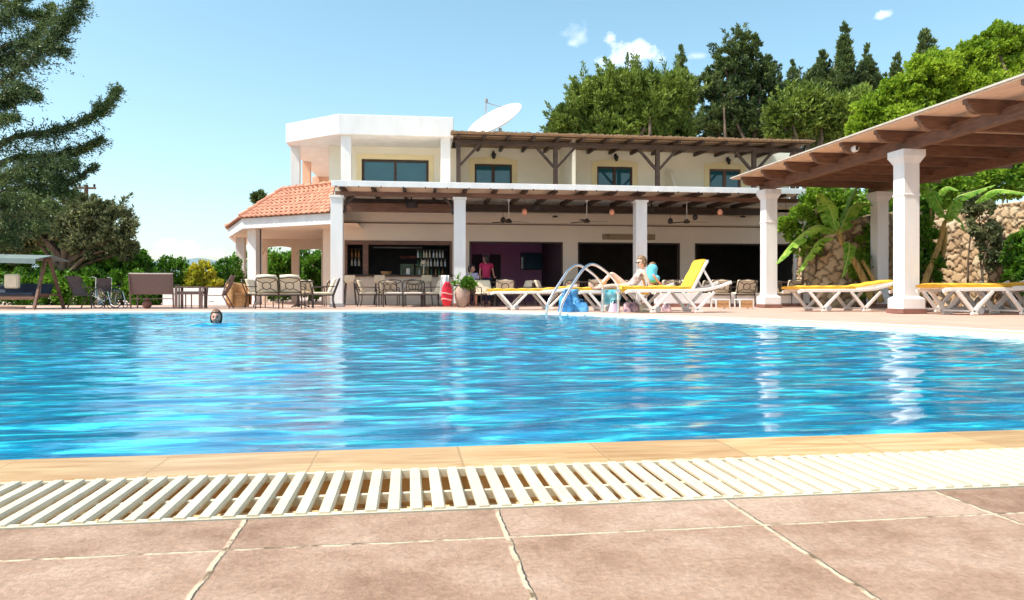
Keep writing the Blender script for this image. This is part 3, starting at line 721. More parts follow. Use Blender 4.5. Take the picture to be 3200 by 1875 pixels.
# ---------------------------------------------------------------- retaining wall of round stones
def stone_wall():
    path = [(1962,23.6),(1978,22.3),(2010,21.4),(2070,21.0),(2140,21.3),(2200,22.2),(2270,22.9),(2350,22.6),(2440,21.6),(2540,20.4),(2700,18.9),(3000,16.5)]
    P = catmull([at(X, d) for X, d in path], 8)
    top = [1.55,1.75,2.05,2.35,2.65,2.85,2.95,2.98,2.98,2.98,2.98,2.98]
    seg = [0]
    for i in range(1, len(P)): seg.append(seg[-1]+math.dist(P[i], P[i-1]))
    L = seg[-1]; nu, nv = int(L/.032), 96
    rng = np.random.default_rng(3); cs = .30
    gx = np.arange(-1, L/cs+1); gz = np.arange(-1, 3.4/(cs*.8)+1)
    S = np.array([[(i+rng.uniform(-.02,1.02))*cs, (j+rng.uniform(-.02,1.02))*cs*.8] for i in gx for j in gz]); ids = rng.random(len(S))
    def lerp_path(s):
        i = min(max(np.searchsorted(seg, s)-1, 0), len(P)-2); t = (s-seg[i])/(seg[i+1]-seg[i]); a, b = Vector(P[i]), Vector(P[i+1])
        q = i/8+t/8; tp = np.interp(q, range(len(top)), top); d = (b-a).normalized(); return a.lerp(b, t), Vector((d.y, -d.x)), tp
    vs = []; col = []; mort = []
    for i in range(nu+1):
        s = L*i/nu; p, nrm, tp = lerp_path(s)
        for j in range(nv+1):
            z = tp*j/nv
            sw = s+.035*math.sin(z*23+s*5)+.02*math.sin(z*51); zw = z+.035*math.sin(s*19+z*7)+.02*math.sin(s*47)
            d2 = (S[:,0]-sw)**2+(S[:,1]-zw)**2; k = np.argpartition(d2, 2)[:2]; k = k[np.argsort(d2[k])]; f1, f2 = math.sqrt(d2[k[0]]), math.sqrt(d2[k[1]])
            e = min(1, (f2-f1)/.085); disp = .085*math.sin(e*math.pi/2)**.6+.03*(ids[k[0]]-.5)
            q = p+nrm*(disp+.10*(1-z/3.0)); vs.append((q.x, q.y, z)); col.append(ids[k[0]]); mort.append(e)
    n0 = nv+1; fs = [(i*n0+j, (i+1)*n0+j, (i+1)*n0+j+1, i*n0+j+1) for i in range(nu) for j in range(nv)]
    # top and back
    o = len(vs)
    for i in range(nu+1):
        p, nrm, tp = lerp_path(L*i/nu); q = p-nrm*.45; vs += [(q.x, q.y, tp), (q.x, q.y, -.1)]; col += [.5,.5]; mort += [1,1]
    for i in range(nu): fs += [(i*n0+nv, (i+1)*n0+nv, o+2*i+2, o+2*i), (o+2*i, o+2*i+2, o+2*i+3, o+2*i+1)]
    me = bpy.data.meshes.new('stone_wall'); me.from_pydata(vs, [], fs)
    me.polygons.foreach_set('use_smooth', [True]*len(fs))
    for nm, arr in (('stone', col), ('joint', mort)):
        at_ = me.attributes.new(nm, 'FLOAT', 'POINT'); at_.data.foreach_set('value', arr)
    m, t, p = new_mat('round_stone'); n, l = t.nodes, t.links
    a1 = n.new('ShaderNodeAttribute'); a1.attribute_name = 'stone'; a2 = n.new('ShaderNodeAttribute'); a2.attribute_name = 'joint'
    cr = n.new('ShaderNodeValToRGB'); e = cr.color_ramp.elements; e[0].color = (.36,.23,.13,1); e[1].color = (.68,.55,.37,1); x = e.new(.5); x.color = (.53,.36,.20,1)
    tcx = n.new('ShaderNodeTexCoord'); no = n.new('ShaderNodeTexNoise'); no.inputs['Scale'].default_value = 7; no.inputs['Detail'].default_value = 6; l.new(tcx.outputs['Object'], no.inputs['Vector'])
    l.new(mth('ADD', mth('MULTIPLY', a1.outputs['Fac'], .7, tree=n), mth('MULTIPLY', no.outputs['Fac'], .35, tree=n), tree=n), cr.inputs[0])
    mg = n.new('ShaderNodeMixRGB'); l.new(mth('POWER', a2.outputs['Fac'], .6, tree=n), mg.inputs[0]); mg.inputs[1].default_value = (.06,.04,.025,1); l.new(cr.outputs[0], mg.inputs[2])
    l.new(mg.outputs[0], p.inputs['Base Color']); p.inputs['Roughness'].default_value = .85
    bp = n.new('ShaderNodeBump'); bp.inputs['Strength'].default_value = .5; bp.inputs['Distance'].default_value = .03; l.new(no.outputs['Fac'], bp.inputs['Height']); l.new(bp.outputs[0], p.inputs['Normal'])
    me.materials.append(m); o = bpy.data.objects.new('stone_wall', me); C.objects.link(o)
    tag(o, 'curved retaining wall of rounded tan stones behind the pergola and banana plants', 'stone wall')
stone_wall()
lw = MB(); y0 = 20.15; lw.box(fx(1615,y0), fx(1985,y0)+.1, y0, y0+.22, .09, .385)
t = thing('low_terrace_wall', 'low white wall with a brown skirting at the edge of the bar terrace', 'low wall', (fx(1800,y0), y0, 0))
def shift(mb, o): mb.v = [(x-o[0], y-o[1], z-(o[2] if len(o) > 2 else 0)) for x, y, z in mb.v]; return mb
shift(lw, t.location).build('wall_body', 'white', t, bevel=.01); shift(MB().box(fx(1615,y0), fx(1985,y0)+.1, y0-.02, y0+.22, 0, .088), t.location).build('skirting', 'brownbase', t)
y0 = 25.5; t = thing('garden_wall', 'low white garden wall between the hedge and the brown outdoor furniture', 'low wall', (*at(490, 23.2), 0))
lw = MB(); a = Vector(at(400, 23.4)); b = Vector(at(585, 23.0)); lw.slab([(a.x,a.y,0),(b.x,b.y,0),(b.x,b.y,.55),(a.x,a.y,.55)], (.03,.2,0)); shift(lw, t.location).build('wall_body', 'white', t, bevel=.01)

# ================================================================ VEGETATION
def quads_obj(name, co, m, parent=None, nv=4):
    """co: (N,nv,3)"""
    N = len(co); me = bpy.data.meshes.new(name); me.vertices.add(N*nv); me.vertices.foreach_set('co', co.reshape(-1).astype(np.float32))
    me.loops.add(N*nv); me.loops.foreach_set('vertex_index', np.arange(N*nv, dtype=np.int32))
    me.polygons.add(N); me.polygons.foreach_set('loop_start', np.arange(0, N*nv, nv, dtype=np.int32)); me.update(calc_edges=True)
    me.materials.append(M[m]); o = bpy.data.objects.new(name, me); C.objects.link(o)
    if parent: o.parent = parent
    return o
def unit(v): return v/np.maximum(np.linalg.norm(v, axis=-1, keepdims=True), 1e-9)
def blob_leaves(blobs, n, size, seed=0, clump=.22, per=40, elong=1.8, up=.0, inner=.45, flat=None):
    """blobs: (x,y,z,rx,ry,rz) ; leaves gathered in clumps spread through the blobs' volume"""
    rng = np.random.default_rng(seed); Bq = np.array(blobs, float); wgt = (Bq[:,3]*Bq[:,5]*Bq[:,4])**.66; wgt /= wgt.sum()
    nc = max(6, n//per); bi = rng.choice(len(Bq), nc, p=wgt); d = unit(rng.normal(size=(nc,3))); r = inner+(1-inner)*rng.random(nc)**.55
    cc = Bq[bi,:3]+d*Bq[bi,3:]*r[:,None]; cr = clump*Bq[bi,3:].mean(1)*rng.uniform(.6,1.5,nc)
    ci = rng.integers(0, nc, n); g = rng.normal(size=(n,3)); g = unit(g)*rng.random((n,1))**.45
    P = cc[ci]+g*cr[ci][:,None]
    out = unit(P-Bq[bi[ci],:3])
    ax = unit(rng.normal(size=(n,3))*.8+out*.8+np.array([0,0,up])+d[ci]*.4)
    sd = unit(np.cross(ax, rng.normal(size=(n,3))))
    s = size*rng.uniform(.55,1.4,(n,1)); L = ax*s*elong; W = sd*s*.5
    return np.stack([P, P+L*.45+W, P+L, P+L*.45-W], 1)
def pb(X, Y, rX, rY, d, rd=None):
    x, y = at(X, d); k = d/F; return (x, y, zat(Y, d), rX*k, (rd if rd else (rX+rY)/2*k*.8), rY*k)
def limb(mb, p, q, r0, r1, rg, bend=.15, seg=6):
    p, q = Vector(p), Vector(q); pts = []; n = 5; L = (q-p).length
    o = Vector((rg.uniform(-1,1), rg.uniform(-1,1), rg.uniform(0,1)))*L*bend
    for i in range(n+1):
        t = i/n; pts.append(p.lerp(q, t)+o*math.sin(math.pi*t))
    mb.tube(pts, [r0+(r1-r0)*i/n for i in range(n+1)], seg)
def tree(name, label, cat, base, blobs, n, size, m, seed, group=None, trunk_r=.18, clump=.22, elong=1.8, up=0, inner=.4, per=40, bark='bark', limbs=9, toph=None, spikes=0):
    rg = random.Random(seed); t = thing(name, label, cat, base, 0, group); bx, by, bz = base
    Bq = [(x-bx, y-by, z-bz, a, b, c) for x, y, z, a, b, c in blobs]
    top = toph or max(q[2] for q in Bq); bb = max(Bq, key=lambda q: q[2])
    mb = MB(); pts = []; n_ = 7
    for i in range(n_+1):
        k = i/n_; pts.append((bb[0]*k*k+rg.uniform(-.06,.06)*k, bb[1]*k*k, top*k))
    mb.tube(pts, [trunk_r*(1-.8*i/n_)*(1.3 if i == 0 else 1) for i in range(n_+1)], 8); mb.build('trunk', bark, t, smooth=True)
    for k in range(limbs):
        q = rg.choice(Bq); s = rg.uniform(.25,.7); st = Vector(pts[0]).lerp(Vector(pts[-1]), min(.9, s*q[2]/max(top,.1)+.05))
        e = Vector(q[:3])+Vector((rg.uniform(-.6,.6)*q[3], rg.uniform(-.6,.6)*q[4], rg.uniform(-.3,.6)*q[5]))
        m2 = MB(); limb(m2, st, e, trunk_r*.42, trunk_r*.08, rg); m2.build('limb', bark, t, smooth=True)
    co = blob_leaves(Bq, n, size, seed, clump, per, elong, up, inner)
    if spikes:
        rng = np.random.default_rng(seed+9); A = np.array(Bq); k = rng.choice(len(A), spikes, p=A[:,3]*A[:,5]/(A[:,3]*A[:,5]).sum()); dd = rng.normal(size=(spikes,3)); dd[:,2] = np.abs(dd[:,2])*.9; dd = unit(dd)
        S = A[k,:3]+dd*A[k,3:]*.88; ax = unit(dd+np.array([0,0,.9])+rng.normal(size=(spikes,3))*.25); Ls = rng.uniform(.4,1.15,spikes); K = 70; tt = rng.random((spikes,K,1))
        P = S[:,None]+ax[:,None]*Ls[:,None,None]*tt+rng.normal(size=(spikes,K,3))*.11*(1.1-tt); aa = unit(ax[:,None]+rng.normal(size=(spikes,K,3))*.5); sd = unit(np.cross(aa, rng.normal(size=(spikes,K,3)))); s = size*rng.uniform(.6,1.3,(spikes,K,1)); W = sd*s*.4
        co = np.concatenate([co, np.stack([P, P+aa*s*elong*.45+W, P+aa*s*elong, P+aa*s*elong*.45-W], 2).reshape(-1,4,3)])
    quads_obj('crown', co, m, t)
    return t
M['lf_olive'] = leaf_mat('broad_conifer_leaves', (.030,.070,.015), (.32,.42,.07), .32, .55)
M['lf_dark'] = leaf_mat('cypress_leaves', (.014,.040,.022), (.20,.27,.08), .25, .6)
M['lf_grey'] = leaf_mat('olive_tree_leaves', (.06,.09,.04), (.32,.34,.15), .35, .9)
M['lf_bright'] = leaf_mat('fresh_green_leaves', (.10,.22,.012), (.46,.60,.05), .42, .7)
M['lf_hedge'] = leaf_mat('hedge_leaves', (.025,.10,.012), (.20,.42,.03), .35, 1.0)
M['lf_yellow'] = leaf_mat('yellow_variegated_leaves', (.20,.26,.02), (.80,.68,.06), .35, 1.4)
M['lf_fir'] = leaf_mat('cedar_needles', (.016,.046,.024), (.19,.25,.07), .25, .7)
M['lf_vine'] = leaf_mat('vine_leaves', (.06,.18,.012), (.34,.52,.05), .4, 1.2)
def gb(X, d): x, y = at(X, d); return (x, y, 0)
HD = 'trees behind the hotel'
# broad tree right of the dish
d = 38
tree('broad_conifer', 'wide olive green conifer with spiky edge, just right of the satellite dish', 'tree', gb(1530,d),
     [pb(1560,232,95,58,d), pb(1470,252,70,56,d), pb(1600,280,90,60,d), pb(1420,300,60,45,d), pb(1385,325,40,22,d), pb(1660,240,50,60,d), pb(1500,320,110,40,d), pb(1640,330,70,40,d)], 140000, .082, 'lf_olive', 11, HD, .4, .13, 2.8, .9, limbs=16, per=75, spikes=150)
d = 42
tree('tall_cedar', 'tallest dark cedar with open ragged crown, in the middle of the trees behind the hotel', 'tree', gb(1800,d),
     [pb(1835,115,32,38,d), pb(1790,160,45,50,d), pb(1860,190,50,55,d), pb(1745,220,40,45,d), pb(1810,250,70,55,d), pb(1895,240,35,60,d), pb(1770,310,70,50,d), pb(1860,310,65,50,d)], 80000, .085, 'lf_dark', 12, HD, .4, .12, 2.4, .6, limbs=22, inner=.2, per=105, spikes=70)
def cyp(X, Ytop, w, d, label, seed, n=9000, m='lf_dark', Yb=340):
    bl = []; Hh = Yb-Ytop; k = 9
    for i in range(k):
        t = i/(k-1); ww = 1.15*w*(.16+.84*min(1, (t*1.25)**.75)); bl.append(pb(X+random.Random(seed+i).uniform(-.1,.1)*w, Ytop+Hh*t+Hh/k*.3, ww, Hh/k*1.1, d, ww*d/F))
    tree('cypress', label, 'cypress tree', gb(X,d), bl, int(n*2.6), .085, m, seed, HD, .25, .30, 2.6, 1.3, inner=.3, limbs=4)
cyp(1678,135,22,44,'small pointed cypress top between the wide conifer and the tall cedar',21,5000)
cyp(1950,165,24,44,'short narrow dark cypress right beside the tall cedar',22,8000)
cyp(2020,133,32,43,'slim loose cypress to the left of the tallest narrow one',23,11000)
cyp(2078,80,27,42,'tallest narrow cypress with a small knob on its tip',24,15000)
cyp(2136,133,30,43,'feathery dark cypress to the right of the tallest narrow one',25,11000)
cyp(2176,190,15,43,'tiny cypress tip to the left of the bright green tree',26,3000)
cyp(2206,150,24,42,'thin cypress rising just left of the bright green tree',27,7000)
cyp(2278,70,38,41,'dark ragged cypress standing up behind the bright green tree',28,9000)
tree('bushy_conifer', 'bushy green tree filling the gap beneath the cypresses behind the upper reed roof', 'tree', gb(1990,39), [pb(1990,275,60,62,39), pb(1925,300,40,50,39), pb(2060,290,50,60,39), pb(2120,285,40,70,39), pb(2170,300,40,60,39)], 42000, .10, 'lf_olive', 31, HD, .3, .18, 2.4, .6, spikes=30)
tree('dark_conifer', 'dark irregular conifer mass joining the cypresses behind the hotel', 'tree', gb(2085,43), [pb(X, Y, rx, ry, 43) for X, Y, rx, ry in ((1955,255,32,60),(2010,240,38,70),(2060,250,36,80),(2110,240,34,70),(2150,250,32,65),(2200,260,34,55),(1920,300,40,40))], 60000, .09, 'lf_dark', 34, HD, .3, .15, 2.4, .8, spikes=80, per=80)
d = 27
tree('bright_green_tree', 'large bright yellow green leafy tree rising behind the pergola roof', 'tree', gb(2380,d),
     [pb(2300,190,75,60,d), pb(2210,240,60,50,d), pb(2150,285,55,45,d), pb(2390,150,60,45,d), pb(2470,120,55,55,d), pb(2560,130,60,70,d), pb(2400,230,100,70,d), pb(2240,310,110,50,d), pb(2520,230,90,90,d), pb(2120,330,40,30,d), pb(2455,75,14,20,d), pb(2420,105,22,25,d)], 150000, .075, 'lf_bright', 33, None, .3, .16, 1.6, .3, limbs=14, per=80)
# hedge above the stone wall
def hedge(name, label, blobs, n, size, m, seed, cat='hedge', group=None, inner=.5):
    x, y = blobs[0][0], blobs[0][1]; t = thing(name, label, cat, (x, y, 0), 0, group); rg = random.Random(seed)
    Bq = [(a-x, b-y, c, e, f, g) for a, b, c, e, f, g in blobs]; 
    quads_obj('foliage', blob_leaves(Bq, n, size, seed, .25, 45, 1.5, .3, inner), m, t)
    for k in range(min(6, len(Bq)+1)):
        q = rg.choice(Bq); m2 = MB(); limb(m2, (q[0]+rg.uniform(-.2,.2), q[1], 0), (q[0]+rg.uniform(-.5,.5)*q[3], q[1]+rg.uniform(-.4,.4)*q[4], q[2]+.4*q[5]), .035, .012, rg); m2.build('stem', 'bark', t, smooth=True)
    return t
d = 24.5
hedge('creeper_hedge', 'bright green leafy hedge growing along the top of the stone wall', [pb(X, Y, 75, ry, dd) for X, Y, ry, dd in ((2100,560,75,25.5),(2190,520,80,25.5),(2290,470,70,25.3),(2380,455,60,25),(2460,430,60,24),(2550,420,60,23),(2650,420,60,22),(2220,440,50,25.5))], 42000, .085, 'lf_vine', 41)
hedge('creeper', 'yellow green creeper tumbling over the left end of the stone wall beside the terrace', [pb(2010,500,35,45,21.6), pb(1965,545,45,35,21.3), pb(1935,565,22,20,21.2), pb(2060,520,60,60,21.8), pb(2120,600,35,60,21.2), pb(1985,600,45,28,21), pb(2125,680,22,60,20.6)], 13000, .075, 'lf_vine', 42, 'creeper', inner=.35)
hedge('shrub', 'dark green shrub against the shaded stone wall at the right edge', [pb(2512,625,26,60,19.8), pb(2500,690,24,40,19.8), pb(2550,640,40,60,19.5)], 7000, .07, 'lf_hedge', 43, 'shrub')
hedge('shrub', 'leafy green shrub at the wall foot just right of the front pergola pillar', [pb(2275,600,28,60,20.6), pb(2282,670,26,50,20.2), pb(2265,520,25,40,21)], 7000, .07, 'lf_hedge', 44, 'shrub')
hedge('hanging_vine', 'brown and green hanging vine over the shaded stones', [pb(2415,540,30,45,20.9), pb(2440,610,18,50,20.7), pb(2395,500,35,22,21.1)], 4500, .07, 'lf_grey', 45, 'vine')

# banana plants
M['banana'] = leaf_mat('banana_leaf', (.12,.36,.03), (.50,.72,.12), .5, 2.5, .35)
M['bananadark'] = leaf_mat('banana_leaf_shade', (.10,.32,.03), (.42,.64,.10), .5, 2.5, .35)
def banana_leaf(pts, width, name, parent, m='banana', seed=0, tilt=(0,0,1)):
    rg = random.Random(seed); P = catmull3([Vector(p) for p in pts], 9); n = len(P); mb = MB(); up = Vector(tilt)
    prev = None; vs = []; fs = []
    for i, p in enumerate(P):
        t = i/(n-1); d = (P[min(i+1,n-1)]-P[max(i-1,0)]).normalized(); sd = d.cross(up).normalized(); nn = sd.cross(d).normalized()
        wd = width*(math.sin(math.pi*min(1, (t*.93+.07))**.75))**.7*(1+rg.uniform(-.10,.06)); 
        if t < .10: wd *= t/.10+.05
        dr = -nn*wd*.35
        row = [p-sd*wd+dr*1.3, p-sd*wd*.5+dr*.35+nn*.01*rg.uniform(-1,1), p, p+sd*wd*.5+dr*.35, p+sd*wd+dr*1.3]; vs += row
        if i:
            for k in range(4):
                fs.append(((i-1)*5+k, (i-1)*5+k+1, i*5+k+1, i*5+k))
    for (q0, q1, q2, q3) in fs:
        k = q0 % 5
        if k in (0, 3) and rg.random() < .16 and 5 < q0 < len(vs)-12: continue
        A_ = [Vector(vs[i_]) for i_ in (q0, q1, q2, q3)]
        if k == 0: A_[0] = A_[0].lerp(A_[1], rg.uniform(-.06,.12)); A_[3] = A_[3].lerp(A_[2], rg.uniform(-.06,.12)); A_[3] = A_[3].lerp(A_[0], .10)
        if k == 3: A_[1] = A_[1].lerp(A_[0], rg.uniform(-.06,.12)); A_[2] = A_[2].lerp(A_[3], rg.uniform(-.06,.12)); A_[2] = A_[2].lerp(A_[1], .10)
        mb.add(A_, [(0,1,2,3)])
    o = mb.build(name, m, parent, smooth=False)
    st = MB(); st.tube(P, [.022*(1-.8*i/(n-1)) for i in range(n)], 5); st.build('midrib', M['midrib'], o, smooth=True); return o
def catmull3(P, n):
    out = []
    for i in range(len(P)-1):
        p0, p1, p2, p3 = P[max(i-1,0)], P[i], P[i+1], P[min(i+2,len(P)-1)]
        for k in range(n):
            t = k/n; out.append(.5*((2*p1)+(-p0+p2)*t+(2*p0-5*p1+4*p2-p3)*t*t+(-p0+3*p1-3*p2+p3)*t**3))
    out.append(P[-1]); return out
M['midrib'] = mat('leaf_midrib', (.45,.55,.12), .5, .1)
def banana(label, base, stems, leaves, seed):
    t = thing('banana_plant', label, 'banana plant', base, 0, None); b = Vector(base)
    for k, (pts, r) in enumerate(stems):
        mb = MB(); pts = [Vector(p)-b for p in pts]; mb.tube(catmull3(pts, 4), [r*(1-.5*i/(4*(len(pts)-1))) for i in range(4*(len(pts)-1)+1)], 8); mb.build('stem', 'bamboo', t, smooth=True)
    for k, (pts, wd, m) in enumerate(leaves): banana_leaf([Vector(p)-b for p in pts], wd, 'leaf', t, m, seed+k)
banana('banana plant with long drooping bright leaves between the two far pergola pillars', gb(2185,20.2),
    [([pw(2150,745,20.2), pw(2115,665,20.2), pw(2075,600,20.2), pw(2062,560,20.2)], .11), ([pw(2170,745,20.0), pw(2150,690,20.1), pw(2120,640,20.2)], .08)],
    [([pw(2060,575,20.1), pw(2010,555,19.8), pw(1955,595,19.4), pw(1908,652,19.1)], .26, 'banana'),
     ([pw(2060,570,20.1), pw(2045,520,20), pw(2030,490,19.8), pw(2018,474,19.6)], .30, 'banana'),
     ([pw(2066,575,20.1), pw(2095,510,20.4), pw(2130,500,20.5), pw(2165,520,20.6)], .26, 'banana'),
     ([pw(2050,585,20.1), pw(2020,590,19.7), pw(1990,630,19.5), pw(1962,675,19.3)], .19, 'banana'),
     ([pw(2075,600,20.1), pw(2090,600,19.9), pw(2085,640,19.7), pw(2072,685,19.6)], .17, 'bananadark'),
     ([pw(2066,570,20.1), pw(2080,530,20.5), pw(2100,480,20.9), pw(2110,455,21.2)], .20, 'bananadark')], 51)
banana('pair of leaning banana stems with broad leaves in front of the shaded stone wall', gb(2290,20.0),
    [([pw(2265,735,19.8), pw(2285,670,19.9), pw(2312,600,20.0), pw(2325,545,20.0)], .10), ([pw(2300,690,20.2), pw(2322,620,20.2), pw(2328,560,20.2)], .08), ([pw(2280,620,20.6), pw(2290,560,20.6), pw(2290,510,20.6)], .06)],
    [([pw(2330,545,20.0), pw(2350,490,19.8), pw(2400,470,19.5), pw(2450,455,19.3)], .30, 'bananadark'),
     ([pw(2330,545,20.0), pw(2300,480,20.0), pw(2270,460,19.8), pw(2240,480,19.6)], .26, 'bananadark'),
     ([pw(2400,500,20.6), pw(2440,470,20.2), pw(2490,470,19.8), pw(2560,485,19.4)], .22, 'banana'),
     ([pw(2290,515,20.6), pw(2305,480,20.4), pw(2330,460,20.2), pw(2360,470,20.0)], .22, 'banana'),
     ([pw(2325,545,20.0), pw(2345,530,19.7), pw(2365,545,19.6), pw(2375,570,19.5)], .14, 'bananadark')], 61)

# ---- left side
def branch_tree():
    d = 19.0; bx, by = at(-95, d); t = thing('cedar_tree', 'huge dark cedar at the left edge with long branches sweeping up at their tips', 'tree', (bx, by, 0))
    b = Vector((bx, by, 0)); rg = random.Random(71)
    mb = MB(); pts = [pw(-95, Y, d)-b for Y in (758, 600, 400, 200, 0, -200)]; pts[0].z = 0; mb.tube(pts, [.38,.32,.27,.22,.17,.10], 10); mb.build('trunk', 'bark', t, smooth=True)
    BR = [([(-95,260),(0,205),(70,150),(130,90),(165,50),(196,0)], 60, .9), ([(-95,90),(-20,60),(30,30),(60,-20)], 60, .8), ([(-95,330),(0,240),(60,215),(92,238)], 42, .8), ([(-60,150),(40,105),(110,110),(160,125)], 44, .8),
          ([(-95,420),(20,345),(110,325),(200,300),(255,265),(288,222)], 40, 1), ([(-95,460),(30,390),(120,385),(185,370),(245,345)], 46, 1), ([(-95,520),(20,440),(100,430),(150,440)], 46, 1),
          ([(-60,500),(60,460),(160,455),(205,428),(236,408)], 15, .9), ([(-95,560),(0,500),(80,490),(130,505)], 44, 1), ([(-95,600),(0,560),(60,550),(105,560)], 42, 1), ([(-95,380),(-20,300),(40,290)], 30, .7), ([(-95,160),(-20,140),(50,160)], 50, .9), ([(-95,640),(-20,590),(40,590)], 30, .8), ([(-95,200),(-10,150),(60,110),(110,60),(125,20)], 55, .9), ([(-95,20),(0,0),(60,30),(120,40)], 50, .8), ([(-95,300),(0,260),(40,240)], 50, .9), ([(-95,480),(40,420),(140,400),(180,405)], 50, .9), ([(-95,540),(40,490),(110,470),(175,475)], 50, .9)]
    leaves_ = []
    for bi, (P, wd, dens) in enumerate(BR):
        dd = d+rg.uniform(-1.2, 1.2)
        pp = catmull3([Vector(pw(X, Y, d+(dd-d)*i/len(P)))-b for i, (X, Y) in enumerate(P)], 6); n = len(pp)
        mb = MB(); mb.tube(pp, [max(.012, .09*(1-.9*i/(n-1))) for i in range(n)], 6); mb.build('bough', 'bark', t, smooth=True)
        rng = np.random.default_rng(100+bi); A = np.array([tuple(p) for p in pp])
        L = np.linalg.norm(np.diff(A, axis=0), axis=1).sum(); N = int(L*100*dens*wd/45)
        # drooping sprays along the bough
        tt = rng.random(N)**.85*(n-1.001); i0 = tt.astype(int); f = (tt-i0)[:,None]; base = A[i0]*(1-f)+A[i0+1]*f; dr = unit(A[i0+1]-A[i0])
        taper = (1-tt/(n-1))*.85+.22
        off = unit(rng.normal(size=(N,3))*np.array([.6,1.0,.55])+np.array([0,0,-.42])); ln = rng.random(N)**.7*wd*d/F*1.5*taper*(.45+1.0*np.abs(np.sin(tt*2.1+bi))**1.5+.35*rng.random(N))
        end = base+off*ln[:,None]+dr*(ln*.45)[:,None]+np.array([0,0,.10])*ln[:,None]
        K = 26; pos = rng.random((N,K,1))**.7; S = base[:,None]+(end-base)[:,None]*pos+rng.normal(size=(N,K,3))*.035
        ax = unit((unit(end-base)[:,None]*.7+rng.normal(size=(N,K,3))*.7+dr[:,None]*.3)); sd = unit(np.cross(ax, rng.normal(size=(N,K,3))))
        s = rng.uniform(.04,.085,(N,K,1)); W = sd*s*.20
        leaves_.append(np.stack([S, S+ax*s*.5+W, S+ax*s*1.25, S+ax*s*.5-W], 2).reshape(-1,4,3))
    co = np.concatenate(leaves_); print('cedar needles', len(co)); quads_obj('needles', co, 'lf_fir', t)
branch_tree()
d = 24.5
tree('olive_tree', 'spreading grey green olive tree with leaning trunk behind the left hedge', 'tree', gb(150,d),
     [pb(230,520,60,35,d), pb(285,555,40,45,d), pb(180,560,60,40,d), pb(240,600,75,35,d), pb(310,610,25,35,d), pb(120,540,60,40,d), pb(60,560,70,50,d), pb(200,500,40,20,d), pb(20,600,50,40,d)], 44000, .055, 'lf_grey', 81, None, .24, .19, 2.6, .1, inner=.25, limbs=30, per=60, spikes=25)
hd = 24.8; G = 'bushes behind the pool terrace'
hedge('hedge', 'long bright green hedge behind the swing bench at the left', [pb(X, Y, 42, 34, hd+dd) for X, Y, dd in ((20,640,1),(90,650,1),(170,665,0),(215,670,0),(260,672,0),(300,670,0),(340,672,0),(300,640,1),(60,615,2),(10,610,2),(120,620,2),(190,625,1.5))], 34000, .075, 'lf_hedge', 91)
hedge('hedge', 'low shaded row of shrubs at the foot of the long hedge', [pb(X, 712, 45, 45, hd-.6) for X in (-20,60,120,175,230,290,345)], 20000, .07, 'lf_hedge', 92)
hedge('broadleaf_bush', 'loose leafy branches at the right end of the left hedge against the sky', [pb(325,640,35,25,26), pb(350,650,18,14,26)], 3500, .09, 'lf_hedge', 93, 'bush', G)
hedge('round_bush', 'small round clipped bush left of the big round one behind the brown bench', [pb(372,668,22,20,hd),pb(375,712,26,40,hd)], 3200, .06, 'lf_hedge', 94, 'bush', G)
hedge('round_bush', 'big round clipped bright green bush behind the brown bench', [pb(425,670,42,36,hd), pb(430,715,42,40,hd)], 9000, .06, 'lf_hedge', 95, 'bush', G)
hedge('yellow_bush', 'yellow leaved bush between the round bush and the porch', [pb(495,680,30,30,hd), pb(520,712,28,34,hd), pb(478,712,24,34,hd)], 5000, .085, 'lf_yellow', 96, 'bush', G)
hedge('round_bush', 'round green bush touching the left porch column behind the yellow bush', [pb(560,668,34,36,hd+1.2), pb(565,710,36,44,hd+1.2)], 6000, .06, 'lf_hedge', 97, 'bush', G)
hedge('round_bush', 'rounded green bush seen through the left porch arch', [pb(690,658,36,32,34), pb(690,700,40,40,34)], 8000, .085, 'lf_hedge', 98, 'bush', G)
hedge('round_bush', 'green bush seen through the right porch arch beside the tan column', [pb(770,665,24,34,34), pb(770,700,28,34,34)], 6000, .085, 'lf_hedge', 99, 'bush', G)
hedge('hedge', 'dark hedge far behind the porch columns', [pb(X, 670, 40, 60, 38) for X in (600,650,700,750,800)], 14000, .10, 'lf_hedge', 100)
tree('small_tree', 'tiny tree top peeping over the tiled roof at the left', 'tree', gb(640,36), [pb(638,490,11,14,36)], 900, .13, 'lf_dark', 101, None, .06, .3, 2.2, .6, limbs=3)
# utility pole
d = 36; t = thing('utility_pole', 'wooden utility pole with a cross arm rising above the olive tree', 'utility pole', gb(212,d)); b = Vector(t.location)
MB().tube([(0,0,0), (0,0,zat(455,d))], [.14,.10], 8).build('pole', 'bark', t)
z = zat(463,d); MB().box(-.55,.45,-.05,.05,z-.05,z+.05).build('cross_arm', 'bark', t)
for x in (-.5,-.3,.38): MB().lathe([(.03,0),(.06,.05),(.06,.12),(.03,.16)], (x,0,z+.05), 8).build('insulator', 'iron', t)
MB().beam((0,0,z-.75),(.28,0,z-.28),.05,.05).build('strut', 'bark', t)
